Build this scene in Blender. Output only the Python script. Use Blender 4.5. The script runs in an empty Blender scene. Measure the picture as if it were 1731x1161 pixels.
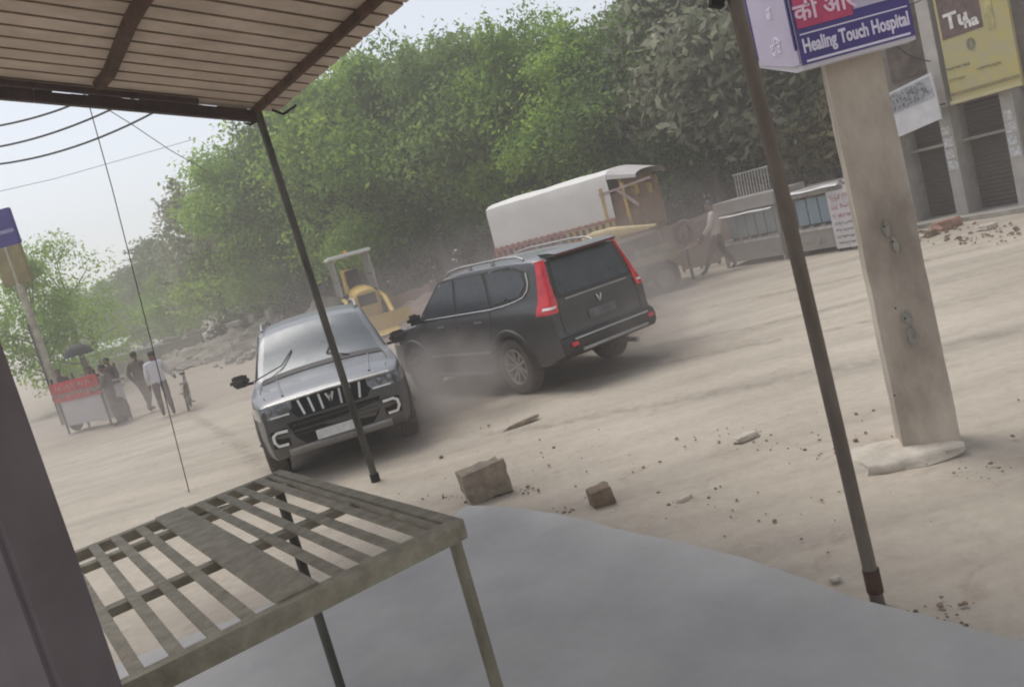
import bpy, bmesh, math, random
import numpy as np
from mathutils import Vector, Matrix, noise as mnoise
R_ = math.radians
rnd = random.Random(7)
scn = bpy.context.scene
COL = scn.collection

# ------------------------------------------------------------------ camera
CAM = Vector((0, 0, 2.2)); FPX = 1400.0; PW, PH = 1731.0, 1161.0
th, ro = R_(7.4), R_(15.2)
FW = Vector((0, math.cos(th), -math.sin(th))); R0 = Vector((1, 0, 0)); U0 = Vector((0, math.sin(th), math.cos(th)))
RI = R0 * math.cos(ro) - U0 * math.sin(ro); UP = R0 * math.sin(ro) + U0 * math.cos(ro)
def ray(px, py): return FW + RI * ((px - PW / 2) / FPX) + UP * ((PH / 2 - py) / FPX)
def gnd(px, py, z=0.0):
    v = ray(px, py); return CAM + v * ((z - CAM.z) / v.z)
def aty(px, py, Y):
    v = ray(px, py); return CAM + v * (Y / v.y)
A = Vector((.545, -.838, 0)).normalized()      # along the street, towards the camera's right
B = Vector((-.838, -.545, 0)).normalized()     # from the street into the shop
Z = Vector((0, 0, 1))
def onp(px, py, P0, D):
    n = Vector((-D.y, D.x, 0)); v = ray(px, py); return CAM + v * ((P0 - CAM).dot(n) / v.dot(n))
ANGA = math.atan2(A.y, A.x)

cd = bpy.data.cameras.new('camera'); cam = bpy.data.objects.new('camera', cd); COL.objects.link(cam)
cam.location = CAM
cam.matrix_world = Matrix.Translation(CAM) @ Matrix((RI, UP, -FW)).transposed().to_4x4()
cd.sensor_fit = 'HORIZONTAL'; cd.sensor_width = 36; cd.lens = 36 * FPX / PW; cd.clip_end = 3000; cd.clip_start = .05
scn.camera = cam

# ------------------------------------------------------------------ materials
MATS = {}
def nodes(m):
    m.use_nodes = True; nt = m.node_tree; return nt, nt.nodes, nt.links
def mat(name, col, rough=.7, metal=0., var=.25, scale=6., col2=None, bump=0., bscale=30., dust=0., dustcol=(.30, .25, .19), dz=None, spec=.5, coat=0., detail=5., trans=0., noise_stretch=None, sky_tint=0., sky_tint_col=(.36, .36, .38)):
    """noise-mottled principled; dust>0 lays pale dust patches over it (dz=(z0,z1): more of it low down on the object)"""
    if name in MATS: return MATS[name]
    m = bpy.data.materials.new(name); nt, N, L = nodes(m)
    p = N['Principled BSDF']; p.inputs['Roughness'].default_value = rough; p.inputs['Metallic'].default_value = metal
    p.inputs['Specular IOR Level'].default_value = spec; p.inputs['Coat Weight'].default_value = coat
    tc = N.new('ShaderNodeTexCoord'); src = tc.outputs['Object']
    if noise_stretch:
        mp = N.new('ShaderNodeMapping'); mp.inputs['Scale'].default_value = noise_stretch; L.new(src, mp.inputs[0]); src = mp.outputs[0]
    n = N.new('ShaderNodeTexNoise'); n.inputs['Scale'].default_value = scale; n.inputs['Detail'].default_value = detail; n.inputs['Roughness'].default_value = .62
    L.new(src, n.inputs['Vector'])
    r = N.new('ShaderNodeValToRGB'); c2 = col2 or tuple(min(1, c * (1 + var)) for c in col); c1 = col if col2 else tuple(c * (1 - var) for c in col)
    r.color_ramp.elements[0].position = .34; r.color_ramp.elements[1].position = .66
    r.color_ramp.elements[0].color = (*c1, 1); r.color_ramp.elements[1].color = (*c2, 1)
    L.new(n.outputs['Fac'], r.inputs[0]); out = r.outputs[0]
    if dust > 0:
        n2 = N.new('ShaderNodeTexNoise'); n2.inputs['Scale'].default_value = 2.3; n2.inputs['Detail'].default_value = 7; n2.inputs['Roughness'].default_value = .7
        L.new(tc.outputs['Object'], n2.inputs['Vector'])
        mr = N.new('ShaderNodeMapRange'); mr.inputs[1].default_value = .25; mr.inputs[2].default_value = .8; mr.inputs[3].default_value = dust * .35; mr.inputs[4].default_value = dust
        L.new(n2.outputs['Fac'], mr.inputs[0]); fac = mr.outputs[0]
        if dz:
            sx = N.new('ShaderNodeSeparateXYZ'); L.new(tc.outputs['Object'], sx.inputs[0])
            mz = N.new('ShaderNodeMapRange'); mz.inputs[1].default_value = dz[0]; mz.inputs[2].default_value = dz[1]; mz.inputs[3].default_value = 2.4; mz.inputs[4].default_value = .75
            L.new(sx.outputs['Z'], mz.inputs[0])
            mm = N.new('ShaderNodeMath'); mm.operation = 'MULTIPLY'; mm.use_clamp = True; L.new(fac, mm.inputs[0]); L.new(mz.outputs[0], mm.inputs[1]); fac = mm.outputs[0]
        mx = N.new('ShaderNodeMix'); mx.data_type = 'RGBA'; L.new(fac, mx.inputs['Factor']); L.new(out, mx.inputs[6]); mx.inputs[7].default_value = (*dustcol, 1)
        out = mx.outputs[2]
        ad = N.new('ShaderNodeMapRange'); ad.inputs[3].default_value = rough; ad.inputs[4].default_value = .9; L.new(fac, ad.inputs[0]); L.new(ad.outputs[0], p.inputs['Roughness'])
    if sky_tint > 0:      # reflected sky painted as a pale tint on what faces up
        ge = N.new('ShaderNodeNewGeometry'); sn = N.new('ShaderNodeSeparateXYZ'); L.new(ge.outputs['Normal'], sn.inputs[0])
        ms = N.new('ShaderNodeMapRange'); ms.inputs[1].default_value = .25; ms.inputs[2].default_value = .92; ms.inputs[3].default_value = 0; ms.inputs[4].default_value = sky_tint; L.new(sn.outputs['Z'], ms.inputs[0])
        m5 = N.new('ShaderNodeMix'); m5.data_type = 'RGBA'; L.new(ms.outputs[0], m5.inputs['Factor']); L.new(out, m5.inputs[6]); m5.inputs[7].default_value = (*sky_tint_col, 1); out = m5.outputs[2]
    L.new(out, p.inputs['Base Color'])
    if bump > 0:
        b = N.new('ShaderNodeBump'); b.inputs['Strength'].default_value = bump; b.inputs['Distance'].default_value = .02
        n3 = N.new('ShaderNodeTexNoise'); n3.inputs['Scale'].default_value = bscale; n3.inputs['Detail'].default_value = 6; L.new(src, n3.inputs['Vector'])
        L.new(n3.outputs['Fac'], b.inputs['Height']); L.new(b.outputs[0], p.inputs['Normal'])
    MATS[name] = m; return m

def leaf_mat(name, c1, c2, c3):
    m = bpy.data.materials.new(name); nt, N, L = nodes(m); p = N['Principled BSDF']; p.inputs['Roughness'].default_value = .6; p.inputs['Specular IOR Level'].default_value = .3
    ge = N.new('ShaderNodeNewGeometry'); n = N.new('ShaderNodeTexNoise'); n.inputs['Scale'].default_value = .75; n.inputs['Detail'].default_value = 5; n.inputs['Roughness'].default_value = .7
    L.new(ge.outputs['Position'], n.inputs['Vector'])
    r = N.new('ShaderNodeValToRGB'); e = r.color_ramp.elements; e[0].position = .32; e[0].color = (*c1, 1); e[1].position = .7; e[1].color = (*c3, 1)
    k = r.color_ramp.elements.new(.5); k.color = (*c2, 1)
    oi = N.new('ShaderNodeObjectInfo'); a = N.new('ShaderNodeMath'); a.operation = 'MULTIPLY_ADD'; a.inputs[1].default_value = .22; L.new(oi.outputs['Random'], a.inputs[0]); a.inputs[2].default_value = -.11
    b = N.new('ShaderNodeMath'); b.operation = 'ADD'; L.new(n.outputs['Fac'], b.inputs[0]); L.new(a.outputs[0], b.inputs[1]); L.new(b.outputs[0], r.inputs[0])
    L.new(r.outputs[0], p.inputs['Base Color'])
    t = N.new('ShaderNodeBsdfTranslucent'); L.new(r.outputs[0], t.inputs[0]); mx = N.new('ShaderNodeMixShader'); mx.inputs[0].default_value = .58
    L.new(p.outputs[0], mx.inputs[1]); L.new(t.outputs[0], mx.inputs[2]); L.new(mx.outputs[0], N['Material Output'].inputs[0]); MATS[name] = m; return m

M = {}
M['paint'] = mat('dark_car_paint', (.028, .031, .031), .34, .1, .15, 3, dust=.27, dustcol=(.24, .215, .20), dz=(.35, 1.0), coat=.35, sky_tint=.42, sky_tint_col=(.40, .41, .44))  # bonnet and roof tinted pale to stand for the sky they mirror
M['roofpaint'] = M['paint']
M['plastic'] = mat('black_plastic', (.020, .019, .019), .55, 0, .2, 20, dust=.30, dustcol=(.18, .155, .13))
M['glass'] = mat('dusty_sheen_glass', (.012, .015, .018), .10, 0, .2, 4, dust=.42, dustcol=(.19, .21, .225), spec=.45, sky_tint=.42, sky_tint_col=(.22, .255, .275))  # dust, plus the sky's pale reflection painted into the pane colour
M['chrome'] = mat('chrome', (.72, .72, .72), .22, .95, .08, 10, dust=.25)
M['skid'] = mat('brushed_silver_trim', (.42, .41, .40), .4, .5, .1, 10, dust=.3)
M['tyre'] = mat('dusty_tyre', (.022, .021, .020), .85, 0, .2, 20, dust=.6, dustcol=(.20, .165, .13))
M['rim'] = mat('alloy_rim', (.46, .42, .38), .4, .4, .15, 12, dust=.6, dustcol=(.30, .25, .20))
M['taillamp'] = mat('red_lamp_lens', (.62, .018, .030), .2, 0, .2, 9, coat=.6)
M['lampclear'] = mat('clear_lamp_lens', (.16, .165, .17), .12, .4, .35, 12, coat=.8)
M['lampwhite'] = mat('white_lamp_lens', (.80, .78, .76), .3, 0, .1, 12)
M['plate'] = mat('white_plate', (.62, .62, .62), .5, 0, .12, 14)
M['dark'] = mat('near_black', (.010, .010, .010), .8, 0, .2, 12)
M['dust_ground'] = None
M['pipe'] = mat('weathered_pipe', (.12, .105, .075), .6, .2, .45, 9, col2=(.27, .245, .18), bump=.4, bscale=60, noise_stretch=(1, 1, .35))
M['pipe_dark'] = mat('rusty_dark_pipe', (.020, .018, .015), .6, .2, .5, 7, col2=(.11, .105, .085), bump=.3, bscale=60, noise_stretch=(1, 1, .25))
M['pipe_brown'] = mat('brown_pipe', (.10, .074, .055), .55, .1, .3, 5, col2=(.19, .155, .125), bump=.3, bscale=50, noise_stretch=(1, 1, .3))
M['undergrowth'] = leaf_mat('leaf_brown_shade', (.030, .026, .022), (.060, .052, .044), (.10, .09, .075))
M['tableiron'] = mat('painted_flat_iron', (.20, .175, .125), .6, .1, .3, 14, col2=(.33, .295, .22), bump=.3, bscale=50)
M['rust'] = mat('rusted_beam', (.040, .020, .013), .8, .1, .3, 6, col2=(.10, .052, .034), bump=.5, bscale=40)
M['beam'] = mat('dark_angle_beam', (.030, .018, .022), .7, .1, .3, 6, col2=(.075, .045, .045), bump=.5, bscale=40)
M['sheet'] = mat('corrugated_sheet', (.42, .345, .285), .75, .1, .3, 3, col2=(.58, .49, .42), bump=.15, dust=.3, dustcol=(.30, .24, .18))
M['conc'] = mat('pole_concrete', (.30, .255, .205), .9, 0, .25, 1.8, col2=(.62, .545, .455), bump=.5, bscale=24, noise_stretch=(1, 1, .5))
M['conc2'] = mat('pale_slab', (.48, .43, .36), .9, 0, .2, 4, bump=.5, bscale=20)
M['block'] = mat('old_block', (.27, .22, .165), .95, 0, .25, 9, bump=.7, bscale=25)
M['brickstone'] = mat('brown_block', (.20, .145, .10), .95, 0, .3, 9, bump=.7, bscale=25)
M['bark'] = mat('bark', (.075, .058, .045), .9, 0, .35, 5, bump=.8, bscale=20, noise_stretch=(1, 1, .25))
M['leaf1'] = leaf_mat('leaf_fresh_green', (.115, .195, .036), (.26, .41, .070), (.46, .60, .13))
M['leaf2'] = leaf_mat('leaf_mid_green', (.10, .165, .050), (.21, .31, .090), (.38, .49, .15))
M['leaf3'] = leaf_mat('leaf_dusty_grey', (.13, .140, .085), (.25, .265, .17), (.43, .43, .31))
M['leaf4'] = leaf_mat('leaf_dry_brown', (.15, .132, .07), (.28, .26, .135), (.46, .42, .25))
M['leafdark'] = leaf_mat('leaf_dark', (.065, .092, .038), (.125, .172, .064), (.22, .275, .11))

# ------------------------------------------------------------------ mesh builder
class MB:
    def __init__(s): s.v = []; s.f = []; s.mi = []; s.sm = []
    def add(s, vs, fs, mi=0, smooth=False):
        o = len(s.v); s.v += [tuple(v) for v in vs]
        for f in fs: s.f.append(tuple(i + o for i in f)); s.mi.append(mi); s.sm.append(smooth)
        return s
    def box(s, c, d, rot=None, mi=0, taper=1.0, bev=0.):
        c = Vector(c); hx, hy, hz = d[0] / 2, d[1] / 2, d[2] / 2
        if bev > 0:
            bm = bmesh.new(); bmesh.ops.create_cube(bm, size=1)
            for v in bm.verts: v.co = Vector((v.co.x * d[0], v.co.y * d[1], v.co.z * d[2]))
            bmesh.ops.bevel(bm, geom=list(bm.edges), offset=bev, segments=2, affect='EDGES')
            vs = [v.co.copy() for v in bm.verts]; bm.verts.index_update(); fs = [tuple(v.index for v in f.verts) for f in bm.faces]; bm.free()
        else:
            vs = [Vector((x * hx * (taper if z > 0 else 1), y * hy * (taper if z > 0 else 1), z * hz)) for z in (-1, 1) for y in (-1, 1) for x in (-1, 1)]
            fs = [(0, 2, 3, 1), (4, 5, 7, 6), (0, 1, 5, 4), (2, 6, 7, 3), (0, 4, 6, 2), (1, 3, 7, 5)]
        if rot is not None: vs = [rot @ v for v in vs]
        return s.add([v + c for v in vs], fs, mi, bev > 0)
    def bar(s, p, q, w, h, up=Z, mi=0):
        p = Vector(p); q = Vector(q); x = (q - p).normalized(); y = Vector(up).cross(x)
        if y.length < 1e-4: y = Vector((1, 0, 0)).cross(x)
        y.normalize(); z = x.cross(y); vs = []
        for c in (p, q):
            for a, b in ((-1, -1), (1, -1), (1, 1), (-1, 1)): vs.append(c + y * (a * w / 2) + z * (b * h / 2))
        return s.add(vs, [(3, 2, 1, 0), (4, 5, 6, 7), (0, 1, 5, 4), (1, 2, 6, 5), (2, 3, 7, 6), (3, 0, 4, 7)], mi)
    def tube(s, pts, r, n=8, mi=0, cap=True, closed=False):
        pts = [Vector(p) for p in pts]; m = len(pts); rs = r if isinstance(r, (list, tuple)) else [r] * m; vs = []; fs = []; ref = None
        for i, p in enumerate(pts):
            if closed: t = (pts[(i + 1) % m] - pts[i - 1])
            else: t = (pts[min(i + 1, m - 1)] - pts[max(i - 1, 0)])
            t.normalize()
            if ref is None: ref = Vector((0, 0, 1)) if abs(t.z) < .9 else Vector((1, 0, 0))
            a = t.cross(ref)
            if a.length < 1e-4: a = t.cross(Vector((0, 1, 0)))
            a.normalize(); b = a.cross(t); ref = b
            for k in range(n): an = 2 * math.pi * k / n; vs.append(p + (a * math.cos(an) + b * math.sin(an)) * rs[i])
        for i in range(m if closed else m - 1):
            j = (i + 1) % m
            for k in range(n): fs.append((i * n + k, i * n + (k + 1) % n, j * n + (k + 1) % n, j * n + k))
        s.add(vs, fs, mi, True)
        if cap and not closed: s.add(vs[:n], [tuple(range(n))[::-1]], mi); s.add(vs[-n:], [tuple(range(n))], mi)
        return s
    def lathe(s, prof, c, axis, n=24, mi=0, closed=False, smooth=True):
        """prof: (radius, offset along axis)"""
        c = Vector(c); ax = Vector(axis).normalized(); a = ax.orthogonal().normalized(); b = ax.cross(a); vs = []; fs = []; m = len(prof)
        for r, h in prof:
            for k in range(n): an = 2 * math.pi * k / n; vs.append(c + ax * h + (a * math.cos(an) + b * math.sin(an)) * r)
        for i in range(m if closed else m - 1):
            j = (i + 1) % m
            for k in range(n): fs.append((i * n + k, i * n + (k + 1) % n, j * n + (k + 1) % n, j * n + k))
        return s.add(vs, fs, mi, smooth)
    def prism(s, poly, vec, mi=0):
        """poly: list of 3-D points of a planar polygon, extruded by vec"""
        poly = [Vector(p) for p in poly]; v = Vector(vec); n = len(poly)
        return s.add(poly + [p + v for p in poly], [tuple(range(n))[::-1], tuple(range(n, 2 * n))] + [(i, (i + 1) % n, n + (i + 1) % n, n + i) for i in range(n)], mi)
    def grid(s, P, mi=0, smooth=True, closed_u=False):
        nu = len(P); nv = len(P[0]); vs = [p for row in P for p in row]; fs = []
        for i in range(nu if closed_u else nu - 1):
            j = (i + 1) % nu
            for k in range(nv - 1): fs.append((i * nv + k, j * nv + k, j * nv + k + 1, i * nv + k + 1))
        return s.add(vs, fs, mi, smooth)
    def xf(s, mt): s.v = [tuple(mt @ Vector(v)) for v in s.v]; return s
    def build(s, name, mats, parent=None, loc=None, rz=None, sharp=38, normals=False):
        me = bpy.data.meshes.new(name); me.from_pydata(s.v, [], s.f)
        mats = mats if isinstance(mats, (list, tuple)) else [mats]
        for m in mats: me.materials.append(m)
        me.polygons.foreach_set('material_index', s.mi); me.polygons.foreach_set('use_smooth', s.sm); me.update()
        if normals:
            bm = bmesh.new(); bm.from_mesh(me); bmesh.ops.remove_doubles(bm, verts=bm.verts, dist=.0004); bmesh.ops.recalc_face_normals(bm, faces=bm.faces); bm.to_mesh(me); bm.free()
        if any(s.sm) and sharp: me.set_sharp_from_angle(angle=R_(sharp))
        o = bpy.data.objects.new(name, me); COL.objects.link(o)
        if parent is not None: o.parent = parent
        if loc is not None: o.location = loc
        if rz is not None: o.rotation_euler = (0, 0, rz)
        return o
def tag(o, label=None, cat=None, group=None, kind=None):
    if label: o['label'] = label
    if cat: o['category'] = cat
    if group: o['group'] = group
    if kind: o['kind'] = kind
    return o
def empty(name, loc=(0, 0, 0), rz=0., label=None, cat=None, group=None):
    o = bpy.data.objects.new(name, None); COL.objects.link(o); o.location = loc; o.rotation_euler = (0, 0, rz); o.empty_display_size = .2
    return tag(o, label, cat, group)
def copy_tree(o, parent=None):
    c = o.copy(); COL.objects.link(c); c.parent = parent
    for ch in list(o.children): copy_tree(ch, c)
    return c
def text_mesh(s, size, name='lettering', bold=0.0, align='CENTER', ext=.004):
    cu = bpy.data.curves.new(name, 'FONT'); cu.body = s; cu.size = size; cu.align_x = align; cu.align_y = 'CENTER'; cu.extrude = ext; cu.offset = bold; cu.resolution_u = 3
    o = bpy.data.objects.new(name, cu); COL.objects.link(o)
    dg = bpy.context.evaluated_depsgraph_get(); me = bpy.data.meshes.new_from_object(o.evaluated_get(dg)); bpy.data.objects.remove(o); return me
def put_text(s, size, m, parent, loc, xdir, ydir, bold=0., name='lettering', width=None):
    me = text_mesh(s, size, name, bold)
    me.materials.clear(); me.materials.append(m)
    X = Vector(xdir).normalized(); Y = Vector(ydir).normalized(); Zn = X.cross(Y)
    if width and len(me.vertices):
        xs = [v.co.x for v in me.vertices]; k = width / max(1e-3, (max(xs) - min(xs)))
        for v in me.vertices: v.co.x *= k
    o = bpy.data.objects.new(name, me); COL.objects.link(o); o.parent = parent
    o.matrix_local = Matrix.Translation(Vector(loc)) @ Matrix((X, Y, Zn)).transposed().to_4x4(); return o

# ------------------------------------------------------------------ the two large dark passenger cars (x forward, y left)
def lerp(a, b, t): return a + (b - a) * t
def interp(x, tab):
    if x <= tab[0][0]: return tab[0][1]
    for (x0, y0), (x1, y1) in zip(tab, tab[1:]):
        if x <= x1:
            t = (x - x0) / (x1 - x0); t = t * t * (3 - 2 * t) * .35 + t * .65; return lerp(y0, y1, t)
    return tab[-1][1]
XF, XR = 2.30, -2.32
TOP = [(-2.30, 1.73), (-2.22, 1.765), (-2.0, 1.79), (-1.2, 1.825), (-.3, 1.835), (.25, 1.80), (.45, 1.755), (1.17, 1.215), (1.25, 1.185), (1.5, 1.165), (1.9, 1.13), (2.15, 1.085), (2.24, 1.05), (2.30, 1.0)]
def ztop(x): return interp(x, TOP)
BOT = [(-2.32, .48), (-2.0, .36), (-1.6, .34), (1.6, .34), (2.0, .33), (2.3, .34)]
XFZ = [(.3, -.06), (.42, .03), (.62, .05), (.85, .035), (1.0, .0), (1.1, -.06), (1.25, -.12)]     # nose profile, offset from XF
XRZ = [(.4, -.03), (.52, -.07), (.62, -.06), (.74, -.01), (1.0, 0.), (1.18, .015), (1.3, .05), (1.6, .13), (1.8, .2)]   # tail profile, offset from XR
def planf(x):      # plan-view taper towards both ends
    f = 1.0
    if x > 1.5: f -= .13 * ((x - 1.5) / .8) ** 2.6
    if x < -1.75: f -= .065 * ((-1.75 - x) / .57) ** 2.4
    return f
def halfw(x, z):
    prof = [(.30, .875), (.42, .915), (.60, .935), (.78, .925), (.95, .935), (1.08, .925), (1.17, .885), (1.22, .862), (1.72, .735), (1.84, .70)]
    w = interp(z, prof)
    for ax in (1.42, -1.33):
        d = abs(x - ax)
        if d < .62 and z < 1.05: w += .022 * (1 - (d / .62) ** 2) * min(1, (1.05 - z) / .2)
    return w * planf(x)
def shear(x, z):
    if x > 1.7: return x + interp(z, XFZ) * ((x - 1.7) / .6) ** 2
    if x < -1.6: return x + interp(z, XRZ) * ((-1.6 - x) / .72) ** 1.5
    return x
def surf_side(x, z, off=0.0, side=1): return Vector((shear(x, z), side * (halfw(x, z) + off), z))
def crown_z(x, y):
    zt = ztop(x); w = halfw(x, zt); cam_ = .055 if zt > 1.5 else .06
    return zt - cam_ * min(1., (abs(y) / max(w, .01))) ** 2.4 + .0
def frontx(y, z): return XF + interp(z, XFZ) - .0
def rearx(z): return XR + interp(z, XRZ)
NS = 17; NT = 10
def section(x):
    zt = ztop(x); zb = interp(x, BOT); w = halfw(x, zt); edge = crown_z(x, w); rr = .055 if zt > 1.5 else .035; pts = []
    zs = [zb + (edge - rr - zb) * k / (NS - 1) for k in range(NS)]
    # keep a row on the belt line where there is a greenhouse
    half = [Vector((shear(x, zb), 0, zb)), Vector((shear(x, zb), halfw(x, zb) * .8, zb))] + [Vector((shear(x, z), halfw(x, z), z)) for z in zs]
    z1 = edge - rr; w1 = halfw(x, z1)
    half.append(Vector((shear(x, edge), w1 - rr * .30, edge - rr * .32)))
    for k in range(NT):
        y = (w1 - rr) * (1 - k / (NT - 1)); z = crown_z(x, y); half.append(Vector((shear(x, z), y, z)))
    return half
XS = sorted(set([XR + .0] + [XR + t for t in (.02, .05, .09, .14)] + list(np.arange(-2.1, 2.1, .07)) + [2.12, 2.16, 2.2, 2.235, 2.265, 2.285, XF] + [.45, 1.17, .25, 1.25]))
def apply_bool(o, cutters):
    for c in cutters:
        md = o.modifiers.new('b', 'BOOLEAN'); md.operation = 'DIFFERENCE'; md.object = c; md.solver = 'EXACT'
    dg = bpy.context.evaluated_depsgraph_get(); me = bpy.data.meshes.new_from_object(o.evaluated_get(dg)); o.modifiers.clear(); o.data = me
    for c in cutters: bpy.data.objects.remove(c)
def make_body(parent):
    m = MB(); rows = []
    for x in XS:
        h = section(x); rows.append(h + [Vector((p.x, -p.y, p.z)) for p in h[::-1][1:-1]])
    n = len(rows[0]); vs = [p for r in rows for p in r]; fs = []
    for i in range(len(rows) - 1):
        for k in range(n): fs.append((i * n + k, i * n + (k + 1) % n, (i + 1) * n + (k + 1) % n, (i + 1) * n + k))
    nh = len(section(0)); L = (len(rows) - 1) * n
    for base in (0, L):          # end faces: strips across
        for k in range(0, nh - 1):
            a, b = k, k + 1; a2, b2 = (n - a) % n, (n - b) % n
            f = [base + a, base + b] + ([base + b2] if b2 != b else []) + ([base + a2] if a2 != a else [])
            fs.append(tuple(f if base == 0 else f[::-1]))
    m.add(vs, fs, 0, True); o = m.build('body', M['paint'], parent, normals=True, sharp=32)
    cut = []
    for ax in (1.42, -1.33):
        for sy in (1, -1):
            c = MB().lathe([(0, 0), (.435, 0), (.435, .5), (0, .5)], (ax, sy * .66, .40), (0, sy, 0), 40, smooth=False).build('cut', M['dark'], normals=True)
            cut.append(c)
    apply_bool(o, cut)
    o.data.set_sharp_from_angle(angle=R_(32)); return o
def side_patch(poly, off=.006, side=1, thick=.006, step=.06):
    """a pane or panel that follows the car's flank: poly in (x, z)"""
    bm = bmesh.new(); vs = [bm.verts.new((x, 0, z)) for x, z in poly]; f = bm.faces.new(vs)
    xs = [p[0] for p in poly]; zs = [p[1] for p in poly]
    for v in np.arange(min(xs) + step, max(xs), step): bmesh.ops.bisect_plane(bm, geom=bm.verts[:] + bm.edges[:] + bm.faces[:], plane_co=(v, 0, 0), plane_no=(1, 0, 0))
    for v in np.arange(min(zs) + step, max(zs), step): bmesh.ops.bisect_plane(bm, geom=bm.verts[:] + bm.edges[:] + bm.faces[:], plane_co=(0, 0, v), plane_no=(0, 0, 1))
    bm.verts.index_update(); V = [v.co.copy() for v in bm.verts]; F = [tuple(v.index for v in f.verts) for f in bm.faces]; bm.free()
    out = [surf_side(v.x, v.z, off, side) for v in V]
    m = MB(); m.add(out, F, 0, True)
    # rim so the pane has an edge
    n = len(poly); pr = []
    for i in range(n):
        (x0, z0), (x1, z1) = poly[i], poly[(i + 1) % n]; L = math.hypot(x1 - x0, z1 - z0); q = max(1, int(L / step))
        for k in range(q): pr.append((lerp(x0, x1, k / q), lerp(z0, z1, k / q)))
    P = [[surf_side(x, z, off, side), surf_side(x, z, off - thick - .006, side)] for x, z in pr]
    m.grid(P, 0, False, closed_u=True); return m
def strip(pts, r, n=6): return MB().tube(pts, r, n)
SPK = 5
def make_wheel(name, parent, x, side):
    w = empty(name, (x, side * .845, .385)); w.parent = parent
    s = side
    prof = [(.245, -.10), (.30, -.118), (.36, -.112), (.378, -.09), (.385, -.04), (.385, .04), (.378, .09), (.36, .112), (.30, .118), (.245, .10), (.235, 0)]
    t = MB().lathe([(r, h * s) for r, h in prof], (0, 0, 0), (0, 1, 0), 40, closed=True)
    for k in range(44):       # tread blocks
        a = 2 * math.pi * k / 44; c = Vector((math.cos(a) * .386, 0, math.sin(a) * .386)); rt = Matrix.Rotation(-a, 3, 'Y')
        t.box(c + Vector((0, .045, 0)), (.012, .07, .035), rt); t.box(c + Vector((0, -.045, 0)), (.012, .07, .035), rt)
    t.build('tyre', M['tyre'], w, normals=True)
    r = MB().lathe([(.25, -.10 * s), (.25, .098 * s), (.238, .108 * s), (.228, .095 * s), (.222, .02 * s), (.222, -.08 * s)], (0, 0, 0), (0, 1, 0), 36)
    r.lathe([(0, .075 * s), (.045, .075 * s), (.06, .06 * s), (.065, .0), (0, .0)], (0, 0, 0), (0, 1, 0), 20)
    for k in range(SPK):
        for dk in (-.17, .17):
            a0 = 2 * math.pi * k / SPK + dk * 1.1; a1 = 2 * math.pi * k / SPK + dk * 1.55
            p = Vector((math.cos(a0) * .05, .055 * s, math.sin(a0) * .05)); q = Vector((math.cos(a1) * .236, .085 * s, math.sin(a1) * .236))
            r.bar(p, q, .034, .03, up=(0, 1, 0))
    r.build('rim', M['rim'], w, normals=True)
    MB().lathe([(0, -.03 * s), (.215, -.03 * s), (.215, -.05 * s), (0, -.05 * s)], (0, 0, 0), (0, 1, 0), 28).build('brake_disc', M['dark'], w)
    return w
def cap_patch(name, poly, xfun, off, m_, parent, depth=.02, sgn=1):
    """flat-ish part on the nose or tail: poly of (y, z), follows xfun(y, z)"""
    mb = MB(); n = len(poly); a = [Vector((xfun(y, z) + sgn * off, y, z)) for y, z in poly]; b = [Vector((xfun(y, z) - sgn * depth, y, z)) for y, z in poly]
    mb.add(a + b, [tuple(range(n)), tuple(range(n, 2 * n))[::-1]] + [(i, (i + 1) % n, n + (i + 1) % n, n + i) for i in range(n)])
    return mb.build(name, m_, parent, normals=True)
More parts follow.
